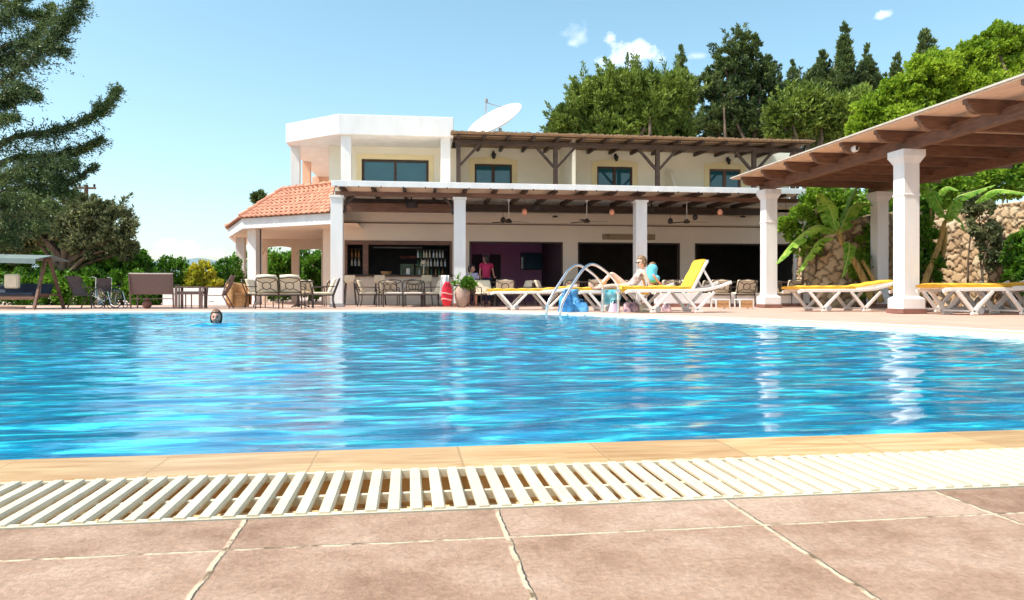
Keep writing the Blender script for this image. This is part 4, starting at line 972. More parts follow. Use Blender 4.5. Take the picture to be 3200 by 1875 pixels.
# satellite dish
d = 30; t = thing('satellite_dish', 'large white satellite dish tilted on the hotel roof', 'satellite dish', pw(1225,334,d)); 
def dish(u, v):
    r = u*1.22; a = v*2*math.pi; return (r*math.cos(a), r*math.sin(a), .30*u*u)
ds = MB().grid(dish, 10, 40).build('reflector', 'white', t, smooth=True, solid=.03)
zax = Vector((-.479, -.405, .75)).normalized(); ds.rotation_euler = zax.to_track_quat('Z', 'Y').to_euler(); ds.location = (0, 0, .42)
f0 = zax*1.05+Vector((0,0,.42))
MB().lathe([(.04,0),(.07,.03),(.07,.14),(.04,.16)], (0,0,0), 10).build('feed_horn', 'grey', t).location = f0
q = ds.rotation_euler.to_quaternion()
for k in range(3):
    a = 2*math.pi*k/3+.5; e = q@Vector((1.0*math.cos(a), 1.0*math.sin(a), .2))+Vector((0,0,.42)); MB().tube([e, f0], .018, 6).build('strut', 'grey', t)
MB().tube([(.15,.25,-.5), (.12,.2,.35)], .07, 8).build('mast', 'grey', t)
# ================================================================ FURNITURE
def patio_seat(name, label, cat, seats, cush, loc, rotz, group=None, plumptop=False, back=True):
    t = thing(name, label, cat, loc, rotz, group); t.scale = (1,1,.86); W = .56*seats; hw = W/2; r = .014
    for sx in (-1, 1):
        MB().tube([(sx*hw,-.26,0),(sx*hw,-.25,.22),(sx*hw,-.26,.40)], [.016,.013,.016], 6).build('leg', 'iron', t)
        MB().tube([(sx*hw,.30,0),(sx*hw,.25,.25),(sx*hw,.26,.42)], [.016,.013,.016], 6).build('leg', 'iron', t)
        MB().tube([(sx*hw,-.26,.40),(sx*hw,-.27,.60),(sx*hw,-.22,.65),(sx*hw,.05,.66),(sx*hw,.29,.66)], .014, 6).build('arm', 'iron', t)
    m = MB(); m.beam((-hw,-.26,.395),(hw,-.26,.395),.03,.035); m.beam((-hw,.26,.395),(hw,.26,.395),.03,.035); m.beam((-hw,-.26,.395),(-hw,.26,.395),.03,.03); m.beam((hw,-.26,.395),(hw,.26,.395),.03,.03)
    for k in range(1, seats): x = -hw+.56*k; m.beam((x,-.26,0),(x,-.26,.39),.025,.025); m.beam((x,.26,0),(x,.26,.39),.025,.025)
    m.build('seat_frame', 'iron', t)
    for k in range(seats):
        x0 = -hw+.56*k; x1 = x0+.56; cx = (x0+x1)/2
        def bp(x, z): return (x, .27+.16*(z-.42)/.5, z)
        m = MB(); zt = .90
        m.tube([bp(x0+.01,.40), bp(x0+.01,.80), bp(x0+.05,.88), bp(cx,zt+.015), bp(x1-.05,.88), bp(x1-.01,.80), bp(x1-.01,.40)], r*1.1, 6)
        m.tube([bp(x0+.01,.47), bp(x1-.01,.47)], r, 6)
        cz = .67; rr_ = .105
        m.tube([bp(cx+rr_*math.cos(a), cz+rr_*math.sin(a)) for a in [2*math.pi*i/14 for i in range(14)]], r*.9, 6, closed=True)
        for sx in (-1, 1):
            for sz, zz in ((1,.86),(-1,.48)):
                m.tube([bp(cx+sx*rr_*.72, cz+sz*rr_*.72), bp(cx+sx*.17, cz+sz*.125), bp(cx+sx*.26, zz)], r*.85, 5)
        m.build('backrest', 'iron', t)
        MB().box(x0+.03, x1-.03, -.26, .25, .415, .49).build('seat_cushion', cush, t, bevel=.03)
        if back:
            c = MB(); zb = .95 if plumptop else .90
            c.slab([(x0+.03,.20,.48),(x1-.03,.20,.48),(x1-.03,.345,zb),(x0+.03,.345,zb)], (0,-.085,0)); c.build('back_cushion', cush, t, bevel=.035)
            if plumptop: MB().tube([(x0+.05,.36,.935),(cx,.37,.95),(x1-.05,.36,.935)], [.055,.06,.055], 10).build('cushion_roll', cush, t, smooth=True)
    return t
PI = math.pi
patio_seat('loveseat', 'ring backed metal loveseat with plump cream cushions, its back to the pool', 'loveseat', 2, 'cushion', gb(691,18.7), PI, None, True)
patio_seat('loveseat', 'two seater ring backed metal bench with grey cushions facing the pool before the bar', 'loveseat', 2, 'greycush', gb(992,20.9), R(4), None, back=False)
CH = 'metal patio chairs around the bar terrace'
ch0 = patio_seat('patio_chair', 'side on patio chair with cream cushion between the wicker chair and the cream loveseat', 'chair', 1, 'cushion', gb(640,19.9), R(80), CH)
def chair(X, d, rz, label): return copy_tree(ch0, gb(X,d), rz, label)
chair(795, 19.3, R(-80), 'cream cushioned patio chair just left of the first white canopy pillar')
chair(908, 21.9, R(85), 'side on cream patio chair before the bar, left of the grey bench')
chair(1062, 21.6, R(-78), 'side on cream patio chair between the grey bench and red rescue float')
chair(765, 21.5, R(150), 'patio chair in the porch behind the cream loveseat')
chair(820, 22.6, R(200), 'patio chair in the shade behind the first white canopy pillar')
chair(1020, 22.6, R(185), 'cream backed patio chair behind the right half of the grey bench')
chair(958, 22.8, R(175), 'cream backed patio chair behind the left half of the grey bench')
chair(1162, 22.0, R(200), 'dark framed patio chair beside the clay urn, under the seated person')
chair(1197, 21.3, R(20), 'cream patio chair in front of the woman in pink')
chair(1240, 21.0, R(180), 'patio chair showing its ring pattern back squarely, behind the left lounger')
chair(1283, 21.9, R(-70), 'side on patio chair with pale cushion below the wall mounted screen')
chair(1345, 21.7, R(70), 'patio chair just left of the ladder rails in the purple room doorway')
chair(1468, 20.6, R(172), 'ring back patio chair seen between the two ladder rails')
chair(1400, 22.3, R(190), 'patio chair behind the left ladder rail in the dark doorway')
chair(1432, 23.2, R(100), 'patio chair deep in the second doorway behind the ladder')
chair(1515, 22.0, R(215), 'patio chair behind the bent knee of the sunbathing woman')
for i, (X, dd, rz) in enumerate(((1632,21.6,200),(1668,22.4,160),(1700,21.3,95),(1738,22.5,185),(1768,21.2,170),(1800,22.2,240),(1826,21.3,178),(1850,22.6,140),(1915,21.4,100),(1948,21.8,180),(1895,23.2,190),(1720,23.8,30),(1780,24.0,10),(1650,24.0,-20))):
    chair(X, dd, R(rz), ['patio chair just right of the light blue towel','patio chair between the towel and the raised yellow backrest','patio chair seen side on just left of the raised yellow backrest','patio chair seen through the raised lounger frame','patio chair right of the raised lounger, squarely facing away','turned patio chair above the left small tan table','ring backed patio chair above the right small tan table','patio chair partly hidden by the far pergola pillar','side on patio chair just right of the far pergola pillar','patio chair nearest the left end of the stone wall','patio chair in deep shade directly behind the far pergola pillar','patio chair at the back behind the raised yellow backrest','patio chair at the back in the fourth doorway','patio chair at the back by the pier between the dark doorways'][i])
def table(name, label, loc, r=.42, h=.72, m_='iron', group='tables on the bar terrace'):
    t = thing(name, label, 'table', loc, 0, group); MB().lathe([(r-.02,-.02),(r,-.01),(r,.01),(r-.02,.02)], (0,0,h), 24).build('table_top', m_, t, smooth=False)
    MB().lathe([(.05,0),(.03,.08),(.025,h-.02)], (0,0,0), 10).build('pedestal', 'iron', t)
    for k in range(3): a = 2*PI*k/3; MB().tube([(0,0,.07),(.18*math.cos(a),.18*math.sin(a),.05),(.30*math.cos(a),.30*math.sin(a),.0)], .018, 6).build('foot', 'iron', t)
    return t
table('round_table', 'dark round table behind the cream loveseat in the porch', gb(735,20.6)); table('round_table', 'dark round table next to the woman in pink', gb(1222,22.3)); table('round_table', 'dark round table between the chairs behind the ladder', gb(1440,22.0))
table('round_table', 'dark round table among the chairs left of the raised yellow backrest', gb(1685,22.0)); table('round_table', 'dark round table among the chairs behind the two small tan tables', gb(1800,21.7)); table('round_table', 'dark round table in the shade right of the far pergola pillar', gb(1930,22.4))
def stool(X, label, d=24.2):
    t = thing('bar_stool', label, 'bar stool', gb(X,d), 0, 'stools along the bar'); MB().lathe([(.16,0),(.17,.03),(.16,.06)], (0,0,.72), 14).build('seat', 'cushion', t)
    MB().box(-.17,.17,-.20,-.16,.76,.98).build('backrest', 'cushion', t, bevel=.01)
    for sx in (-1,1):
        for sy in (-1,1): MB().tube([(sx*.13,sy*.13,.72),(sx*.19,sy*.19,0)], .014, 5).build('leg', 'iron', t)
stool(862, 'bar stool right of the first white canopy pillar'); stool(935, 'bar stool above the left end of the grey bench'); stool(1050, 'bar stool above the right end of the grey bench'); stool(1092, 'bar stool behind the red rescue float')

# loungers ------------------------------------------------------
def lounger(label, X, d, back=8, rz=0, sc_=1.0, cushion=True, BL=.80, hinge=1.22):
    x, y = at(X, d); t = thing('sun_lounger', label, 'sun lounger', (x, y, 0), R(rz), 'yellow cushioned white sun loungers'); t.scale = (sc_,)*3
    L = 2.0; z0 = .40; ba = R(back)
    for sy in (-.31, .31):
        m = MB(); pts = [(0,sy,z0-.03),(.10,sy,z0),(hinge,sy,z0+.005),(1.6,sy,z0+.03),(L-.12,sy,z0+.10),(L+.06,sy,z0+.17)]
        for a, b in zip(pts[:-1], pts[1:]): m.beam(a, b, .042, .060)
        m.build('side_rail', 'plastic', t, bevel=.01)
        for x0 in (.24, 1.10):     # V shaped legs with a flat foot
            m = MB(); a, b, c = (x0, sy, z0-.02), (x0+.30, sy, .03), (x0+.62, sy, z0-.02)
            m.beam(a, b, .05, .055); m.beam((x0+.27,sy,.03), c, .05, .055); m.box(x0+.24, x0+.40, sy-.03, sy+.03, 0, .045); m.build('leg', 'plastic', t, bevel=.008)
    for x0 in (.46, 1.32):
        m = MB(); m.beam((x0+.0,-.29,.06),(x0+.0,.29,.06),.03,.03); m.build('stretcher', 'plastic', t)
    m = MB()
    for k in range(12): m.box(.05+k*.098, .05+k*.098+.075, -.29, .29, z0+.01, z0+.03)
    m.build('seat_slats', 'plastic', t)
    ca, sa = math.cos(ba), math.sin(ba)
    def bk(u, sy, h): return (hinge+u*ca-h*sa, sy, z0+.03+u*sa+h*ca)
    m = MB()
    for sy in (-.29,.29): m.beam(bk(0,sy,0), bk(BL,sy,0), .045, .05, up=(-sa,0,ca))
    m.beam(bk(BL,-.31,0), bk(BL,.31,0), .05, .05)
    for k in range(8): m.beam(bk(.06+k*(BL-.1)/7.7,-.28,0), bk(.06+k*(BL-.1)/7.7,.28,0), .06, .02, up=(-sa,0,ca))
    m.build('backrest', 'plastic', t)
    if back > 30:
        for sy in (-.29,.29): MB().beam(bk(BL*.72,sy,-.01), (1.72,sy,z0+.06), .03, .035).build('prop', 'plastic', t)
    for sy in (-.34,.34):
        w_ = MB().lathe([(.015,-.02),(.05,-.02),(.058,0),(.05,.02),(.015,.02)], (0,0,0), 16).build('wheel', 'grey', t); w_.rotation_euler = (R(90),0,0); w_.location = (.62,sy,.06)
    if cushion:
        c = MB(); rg = random.Random(int(X)); n = 22; hw = .29
        prof = [(-.03,0)]+[(hinge*i/n,0) for i in range(1,n)]
        def cush(u, v):
            s = u*(hinge+BL+.02); y = -hw+2*hw*v; th = .052*min(1,(.02+min(u,1-u))*30)**.5*(1-.35*abs(2*v-1)**4)*(1+.16*math.sin(s*21+X))
            q = (s-.03, 0) if s < hinge else None
            if q: return (q[0], y, z0+.045+th)
            u2 = s-hinge; p = bk(u2, y, .015+th); return p
        def cushb(u, v):
            s = u*(hinge+BL+.02); y = -hw+2*hw*v
            if s < hinge: return (s-.03, y, z0+.033)
            return bk(s-hinge, y, .012)
        c.grid(cush, 34, 8); o = len(c.v); c.grid(cushb, 34, 8)
        rim = [i for i in range(35)]+[35*j+34 for j in range(1,9)]+[35*8+i for i in range(33,-1,-1)]+[35*j for j in range(7,0,-1)]
        c.f += [(rim[i], rim[(i+1) % len(rim)], rim[(i+1) % len(rim)]+o, rim[i]+o) for i in range(len(rim))]
        c.build('cushion', 'yellowcush', t, smooth=True)
    return t
lounger('yellow cushioned lounger just left of the ladder, lying almost flat', 1203, 17.6, 5, 1, 1.02)
lounger('lounger under the sunbathing woman right of the ladder', 1415, 16.4, 4, 0, 1.06)
lounger('lounger with its yellow backrest raised steeply, right of the sunbathing woman', 1527, 15.2, 62, 0, 1.10, True, .60, 1.30)
lounger('lounger between the far pergola pillar and the front pergola pillar, backrest slightly up', 1944, 16.2, 9, 0, 1.12)
lounger('nearest yellow lounger at the right, just beyond the front pergola pillar', 2287, 13.7, 3, 0, 1.16)
lounger('lounger mostly hidden behind the front pergola pillar', 2215, 15.6, 3, 2, 1.12)
lounger('lounger cut off by the right edge of the photo', 2503, 14.1, 3, 0, 1.12)
lounger('lounger behind the nearest yellow one, its cushion showing above it', 2345, 15.4, 6, -2, 1.22)
for X, lb in ((1773,'low tan side table with white legs just right of the raised lounger'), (1831,'low tan side table with white legs beside the far pergola pillar')):
    t = thing('side_table', lb, 'side table', gb(X,18.6), 0, 'small side tables by the low wall'); MB().box(-.19,.19,-.17,.17,.215,.245).build('table_top', 'plastic', t, bevel=.008)
    m = MB(); m.box(-.15,.17,-.165,-.15,.13,.205); m.box(-.15,.17,-.165,-.15,.03,.11); m.build('side_panel', M['wicker'], t)
    for sx in (-.175,.175):
        for sy in (-.155,.155): MB().box(sx-.015,sx+.015,sy-.015,sy+.015,0,.215).build('leg', 'plastic', t)

# pool ladder ------------------------------------------------------
def railpath(A, Bq, zt, zs):
    A, Bq = Vector(A), Vector(Bq); P = []
    for t, z in ((0,-.9),(0,-.2),(0,.12),(.10,.38),(.30,.74),(.40,.88),(.50,zt),(.62,zt-.02),(.80,.80),(.93,.66),(1,.50),(1,.25),(1,0)):
        q = A.lerp(Bq, t); P.append(Vector((q.x, q.y, z)))
    return catmull3(P, 5)
t = thing('pool_ladder', 'chrome pool ladder with two arched hand rails at the far pool edge', 'ladder', (*at(1440,14.4),0)); tb = Vector(t.location)
ra = [(at(1380,13.55), at(1521,14.65)), (at(1346,14.0), at(1483,15.1))]
for A, Bq in ra: MB().tube([p-tb for p in railpath((*A,0), (*Bq,0), .95, 0)], .028, 10).build('hand_rail', 'steel', t, smooth=True)
for A, Bq in ra:
    b = Vector((*Bq,0))-tb; MB().lathe([(.055,0),(.055,.012),(.03,.02)], b, 14).build('foot_plate', 'steel', t)
for z in (-.25,-.55): MB().beam(Vector((*ra[0][0],z))-tb, Vector((*ra[1][0],z))-tb, .07, .02).build('rung', 'steel', t)

# urn with plant, rescue float ----------------------------------------------
d = 20.4; t = thing('clay_urn', 'tall brown clay urn with a leafy plant beside the second white pillar', 'urn', gb(1137,d))
MB().lathe([(.11,0),(.13,.03),(.19,.20),(.215,.36),(.20,.48),(.14,.57),(.125,.60),(.15,.62),(.15,.635),(.12,.63),(.11,.55)], (0,0,0), 24).build('pot', 'terracotta', t, smooth=True)
p = thing('potted_plant', 'sprawling grey green plant growing in the clay urn', 'plant', gb(1137,d)); 
quads_obj('leaves', blob_leaves([(0,0,.72,.22,.2,.14),(.12,-.05,.66,.2,.15,.12)], 500, .05, 7, .5, 20, 2.6, .3, .3), 'lf_hedge', p); MB().tube([(0,0,.5),(.02,0,.75)], .01, 5).build('stem', 'bark', p)
d = 20.2; t = thing('rescue_float', 'red lifeguard rescue float with pale straps standing by the clay urn', 'rescue float', gb(1100,d), R(8))
m = MB(); prof = []
for i in range(13):
    k = i/12; z = .04+.66*k; wv = .155*(math.sin(PI*min(1, max(0, (k*.86+.10))))**.45); prof.append((max(.04,wv), z))
def fl_(u, v):
    i = v*12; k = min(int(i), 11); f = i-k; r0 = prof[k][0]*(1-f)+prof[k+1][0]*f; z = prof[k][1]*(1-f)+prof[k+1][1]*f; a = 2*PI*u
    return (r0*math.cos(a), .065*math.sin(a)*(r0/.155), z)
m.grid(fl_, 20, 24); m.build('float_body', 'red', t, smooth=True)
M['strap'] = mat('pink_strap', (.80,.40,.38), .6, .1)
for z in (.38, .22): MB().tube([(.16*math.cos(a), .085*math.sin(a), z+.02*math.sin(a*2)) for a in [2*PI*i/16 for i in range(16)]], .016, 6, closed=True).build('strap', 'strap', t)
MB().tube([(-.05,-.07,.55),(-.03,-.09,.64),(.03,-.09,.64),(.05,-.07,.55)], .012, 6).build('handle', 'black', t)
tw = thing('white_towel', 'white towel hanging behind the red rescue float', 'towel', gb(1094,20.9)); 
MB().grid(lambda u, v: (-.14+.22*u+.05*v, .03*math.sin(u*9)+.02*math.sin(v*7), .30+.60*v), 10, 10).build('cloth', 'white', tw, smooth=True, solid=.012)
MB().tube([(-.05,.05,0),(-.02,.05,.93)], .015, 6).build('stand', 'iron', tw)

# fans and pendant lamps ------------------------------------------------
def fan(X, Yh, d, label, ang):
    x, y = at(X, d); z = zat(Yh, d); t = thing('ceiling_fan', label, 'ceiling fan', (x, y, z), R(ang), 'ceiling fans under the terrace canopy')
    MB().tube([(0,0,.05),(0,0,3.40-z)], .012, 6).build('rod', 'white', t); MB().lathe([(.02,0),(.05,.03),(.05,.09),(.02,.11)], (0,0,3.40-z-.12), 10).build('rod_cap', 'white', t)
    MB().lathe([(.02,-.05),(.09,-.04),(.11,0),(.08,.04),(.03,.09)], (0,0,0), 16).build('motor', 'iron', t, smooth=True)
    for k in range(3):
        a = 2*PI*k/3; c, s = math.cos(a), math.sin(a)
        MB().slab([(c*r-s*w_, s*r+c*w_, -.01+.012*(w_ > 0)) for r, w_ in ((.08,-.03),(.66,-.065),(.70,0),(.66,.065),(.08,.03))], (0,0,.008)).build('blade', 'iron', t)
fan(1252,545,23.2,'ceiling fan above the purple doorway',12); fan(1444,545,23.2,'ceiling fan above the ladder, left of the wide canopy pillar',2); fan(1690,546,23.2,'ceiling fan above the raised lounger',8)
def pend(X, Y, d, label, m_):
    x, y = at(X, d); z = zat(Y, d); t = thing('pendant_lamp', label, 'hanging lamp', (x, y, z), 0, 'small lamps hanging from the terrace canopy')
    MB().tube([(0,0,.07),(0,0,3.40-z)], .006, 5).build('cord', 'black', t); MB().lathe([(.03,-.10),(.07,-.07),(.085,0),(.06,.06),(.02,.09)], (0,0,0), 12).build('lamp_shade', m_, t, smooth=True)
pend(1238,541,23.6,'dark lantern hanging just left of the fan over the purple doorway','iron'); pend(1291,521,22.4,'orange lamp between the two left ceiling fans','orange'); pend(1506,522,22.4,'orange lamp left of the wide canopy pillar','orange')
pend(1650,543,23.6,'dark lantern hanging just left of the right fan','iron'); pend(1711,534,23.0,'brown lamp just right of the right fan','iron'); pend(1772,522,22.4,'orange lamp left of the far pergola pillar','orange'); pend(1934,538,23.0,'small lamp at the right end of the canopy','orange')
def speaker(X, Y, d, label):
    x, y = at(X, d); z = zat(Y, d); t = thing('speaker', label, 'loudspeaker', (x, y, z), 0, 'speakers under the canopy'); MB().box(-.17,.17,-.1,.1,-.09,.09).build('cabinet', 'black', t, bevel=.02); MB().box(-.02,.02,-.02,.02,.09,3.39-z).build('bracket', 'black', t); MB().lathe([(.07,0),(.05,.01)], (0,0,0), 14).build('cone', 'iron', t).rotation_euler.x = R(90)
    t.children[-1].location = (0,-.102,0)
speaker(1013,503,22.6,'black speaker hanging in front of the brown beam above the bar'); speaker(1322,512,23.2,'black speaker right of the left ceiling fan'); speaker(1603,516,23.6,'black speaker just right of the wide canopy pillar')
for X, lb in ((1365,'small dark spotlight on the wall band above the purple doorway'), (1826,'small dark spotlight on the wall band near the far pergola pillar')):
    t = thing('spotlight', lb, 'spotlight', (fx(X,yB-.1), yB-.1, fz(X,534,yB-.1)), 0, 'spotlights on the terrace wall'); MB().lathe([(.09,-.02),(.10,0),(.05,.03)], (0,-.08,0), 14).build('lamp_head', 'iron', t); MB().box(-.015,.015,-.08,.0,.0,.03).build('bracket', 'iron', t)
for X, Y, lb in ((1214,384,'black wall lantern above the first balcony door right of the corner block'), (1514,390,'black wall lantern above the middle balcony door'), (1789,398,'black wall lantern above the right balcony door')):
    yy = yC-.0; x, z = fx(X,yy), fz(X,Y,yy); t = thing('wall_lantern', lb, 'wall lamp', (x, yy, z), 0, 'wall lanterns above the balcony doors')
    MB().box(-.04,.04,-.02,-.001,-.02,.16).build('wall_plate', 'black', t); MB().tube([(0,-.02,.12),(0,-.10,.17),(0,-.17,.12)], .014, 6).build('bracket', 'black', t)
    MB().lathe([(.02,-.14),(.05,-.12),(.085,.02),(.095,.03),(.02,.10)], (0,-.17,0), 6).build('lantern', 'black', t); MB().lathe([(.035,-.10),(.06,.0)], (0,-.17,-.005), 6).build('glass', 'glass', t)
# sign
xa, xb = fx(1482,yB), fx(1612,yB); t = thing('wall_sign', 'long brown sign with faded unreadable lettering on the terrace wall', 'sign', ((xa+xb)/2, yB, 2.36))
hw = (xb-xa)/2; MB().box(-hw,hw,-.03,-.002,-.10,.10).build('board', 'beige', t, bevel=.004)
M['faded'] = mat('faded_lettering', (.13,.09,.05), .8, .3, 8)
m = MB(); m.box(-hw+.10,-hw+.32,-.034,-.031,.04,.07); m.box(-hw+.18,-hw+.22,-.034,-.031,-.07,.04); m.build('lettering', 'faded', t)
# screen in lounge and purple lamp
yy = yr-.05; xa, xb = fx(1281,yy), fx(1342,yy); za, zb = fz(1310,664,yy), fz(1310,622,yy)
t = thing('wall_screen', 'switched off flat screen on the purple lounge wall', 'television', ((xa+xb)/2, yy, (za+zb)/2)); hw, hh = (xb-xa)/2, (zb-za)/2
MB().box(-hw,hw,-.05,0,-hh,hh).build('screen_frame', 'black', t, bevel=.01); MB().box(-hw+.03,hw-.03,-.054,-.051,-hh+.03,hh-.03).build('screen', 'glass', t)
t = thing('ceiling_lamp', 'purple ceiling lamp inside the lounge', 'lamp', (fx(1260,27.2), 27.2, 2.50))
M['purpglow'], tt, pp_ = new_mat('purple_lamp_glass'); pp_.inputs['Emission Color'].default_value = (.75,.25,.9,1); pp_.inputs['Emission Strength'].default_value = .35
MB().lathe([(.03,-.08),(.10,-.05),(.12,0),(.08,.04)], (0,0,0), 14).build('lamp_shade', 'purpglow', t)
pl = bpy.data.lights.new('lamp_light', 'POINT'); pl.energy = 5; pl.color = (.95,.45,.85); pl.shadow_soft_size = .3; po = bpy.data.objects.new('lamp_light', pl); C.objects.link(po); po.parent = t; po.location = (0,-.1,-.2)

# bar bottles and things --------------------------------------------------
M['bt1'] = mat('pale_bottle', (.75,.68,.52), .2, .1); M['bt2'] = mat('green_bottle', (.05,.14,.05), .1, .1); M['bt3'] = mat('amber_bottle', (.45,.18,.04), .1, .1); M['bt4'] = mat('clear_glass_bottle', (.75,.76,.80), .1, .1)
def bottle(x, y, z, m_, s=1):
    t = MB(); t.lathe([(.035,0),(.038,.02),(.038,.16),(.014,.21),(.013,.27),(.016,.275)], (0,0,0), 10); o = t.build('bottle', m_, loc=(x,y,z), smooth=True); o.scale = (s,s,s); 
    tag(o, {'bt1':'small pale bottle standing behind the bar','bt2':'small green bottle standing behind the bar','bt3':'small amber bottle standing behind the bar','bt4':'small clear glass bottle standing behind the bar'}[m_], 'bottle', {'bt1':'pale','bt2':'green','bt3':'amber','bt4':'clear'}[m_]+' bottles behind the bar')
rg = random.Random(4); a0, b0, _ = op[0]
for z in (1.32,1.62,1.92):
    if z > 1.9: continue
    x = a0+.18
    while x < xm-.25: bottle(x, yB+.62, z, rg.choice(['bt1','bt1','bt3','bt4']), .95); x += rg.uniform(.10,.15)
    x = b0-1.15
    while x < b0-.2: bottle(x, yB+.8, z, rg.choice(['bt4','bt4','bt1','bt2']), .95); x += rg.uniform(.09,.14)
x = b0-1.1
while x < b0-.2: bottle(x, yB+.75, 1.01, rg.choice(['bt4','bt3','bt2']), .9); x += rg.uniform(.10,.2)
t = thing('drinks_tap', 'pale round headed tap standing on the bar near its right end', 'bar tap', (b0-.95, yB+.1, 1.01)); MB().tube([(0,0,0),(0,0,.34)], .022, 8).build('column', 'bt1', t); MB().lathe([(.02,-.09),(.09,-.05),(.11,0),(.09,.05),(.02,.09)], (0,0,.42), 14).build('head', 'bt1', t, smooth=True)
t = thing('basket', 'brown basket on the bar counter', 'basket', (fx(950,yB), yB+.08, 1.01)); MB().lathe([(.14,0),(.19,.10),(.18,.11),(.13,.01)], (0,0,0), 16).build('bowl', 'wicker', t)
t = thing('menu_stand', 'small white menu card on the bar counter', 'menu card', (fx(1004,yB), yB+.05, 1.01)); MB().slab([(-.06,0,0),(.06,0,0),(.06,.04,.22),(-.06,.04,.22)], (0,.008,0)).build('card', 'white', t); MB().box(-.07,.07,-.02,.06,0,.012).build('base', 'black', t)

# left terrace furniture -------------------------------------------------------
d = 18.4; t = thing('swing_bench', 'wooden swing bench with grey green canopy at the left edge', 'swing bench', gb(38,d), R(-14)); t.scale = (.98,.9,.79)
for sx in (-1, 1):
    ax_ = sx*.95
    for sy in (-1, 1):
        MB().beam((ax_, sy*.55, 0), (ax_-sx*.05, sy*.06, 1.62), .06, .075).build('leg', 'beam_wood', t)
    MB().beam((ax_,-.40,.45),(ax_,.40,.45),.04,.06).build('cross_rail', 'beam_wood', t)
MB().beam((-.95,0,1.62),(.95,0,1.62),.07,.09).build('top_beam', 'beam_wood', t)
m = MB(); 
m.slab([(-1.05,-.62,1.60),(1.05,-.62,1.52),(1.05,0,1.66),(-1.05,0,1.74)], (0,0,.03)); m.slab([(-1.05,0,1.74),(1.05,0,1.66),(1.05,.62,1.52),(-1.05,.62,1.60)], (0,0,.03)); m.build('canopy', 'greycanvas', t)
MB().slab([(-1.05,-.625,1.48),(1.05,-.625,1.40),(1.05,-.625,1.55),(-1.05,-.625,1.63)], (0,-.012,0)).build('valance', 'greycanvas', t)
MB().box(-.75,.75,-.30,.28,.36,.42).build('seat_frame', 'beam_wood', t); MB().box(-.73,.73,-.30,.26,.42,.52).build('seat_cushion', 'navy', t, bevel=.03)
MB().slab([(-.75,.24,.45),(.75,.24,.45),(.75,.40,.80),(-.75,.40,.80)], (0,.08,0)).build('back_cushion', 'navy', t, bevel=.03)
m = MB(); m.beam((-.78,-.32,.34),(.78,-.32,.34),.05,.09); m.beam((-.78,-.30,.06),(.6,-.42,.06),.05,.05); m.build('front_rail', 'beam_wood', t)
for sx in (-.76,.76): MB().tube([(sx,-.1,.45),(sx*1.08,0,1.6)], .012, 5).build('hanger', 'grey', t)
t2 = thing('cream_cushion', 'cream cushion leaning in the left half of the swing bench', 'cushion', pw(30,706,18.3), R(-14)); t2.scale = (1,1,.9); MB().box(-.20,.20,-.05,.06,-.05,.36).build('pad', 'cushion', t2, bevel=.05); MB().box(-.16,.16,-.055,-.052,.0,.3).build('seam', 'cushion', t2)
# brown sling bench seen from behind
d = 18.7; t = thing('sling_bench', 'brown sling back garden bench with its back to the pool', 'bench', gb(376,d), R(3)); hw = .51
MB().slab([(-hw,-.05,.38),(hw,-.05,.38),(hw,-.17,.885),(-hw,-.17,.885)], (0,.015,0)).build('back_sling', 'sling', t)
MB().beam((-hw-.02,-.165,.89),(hw+.02,-.165,.89),.035,.03).build('top_rail', 'greycush', t)
MB().box(-hw,hw,-.03,.50,.36,.385).build('seat_sling', 'sling', t)
for sx in (-hw,hw):
    MB().beam((sx,-.04,0),(sx,-.17,.89),.03,.04).build('rear_leg', 'sling', t); MB().beam((sx,.48,0),(sx,.48,.60),.03,.04).build('front_leg', 'sling', t); MB().beam((sx,-.1,.60),(sx,.5,.60),.05,.025).build('arm', 'sling', t)
MB().beam((-hw,-.03,.25),(hw,-.03,.25),.02,.02).build('stretcher', 'sling', t)
# dark table
d = 18.9; t = thing('garden_table', 'low dark brown table with thick legs between the sling bench and the sling chair', 'table', gb(470,d), R(2))
MB().box(-.31,.31,-.28,.28,.54,.57).build('table_top', 'sling', t); MB().box(-.28,.28,-.25,.25,.36,.44).build('shelf', 'sling', t)
for sx in (-.29,.29):
    for sy in (-.26,.26): MB().box(sx-.028,sx+.028,sy-.028,sy+.028,0,.54).build('leg', 'sling', t)
for sx in (-.08,.06): MB().box(sx-.012,sx+.012,-.2,-.17,0,.36).build('rod', 'sling', t)
def slingchair(label, X, d, rz):
    t = thing('sling_chair', label, 'chair', gb(X,d), R(rz), 'brown sling garden chairs'); t.scale = (1,1,.86)
    MB().grid(lambda u, v: (-.25+.5*u, .20+.20*v+.06*math.sin(v*3), .40+.58*v), 4, 8).build('back_sling', 'sling', t, solid=.015)
    MB().box(-.25,.25,-.25,.22,.38,.40).build('seat_sling', 'sling', t)
    for sx in (-.27,.27):
        MB().tube([(sx,-.27,0),(sx,-.26,.38),(sx,-.24,.62)], .018, 6).build('front_leg', 'sling', t); MB().tube([(sx,.40,0),(sx,.22,.40),(sx,.30,.70),(sx,.45,1.0)], .018, 6).build('rear_leg', 'sling', t)
        MB().beam((sx,-.27,.63),(sx,.32,.63),.05,.022).build('arm', 'sling', t)
    MB().beam((-.27,-.1,.2),(.27,-.1,.2),.02,.02).build('stretcher', 'sling', t)
    return t
slingchair('brown sling chair seen side on, facing left, beside the wicker chair', 530, 18.8, -86)
slingchair('brown sling chair facing right behind the wheelchair', 218, 19.4, 78)
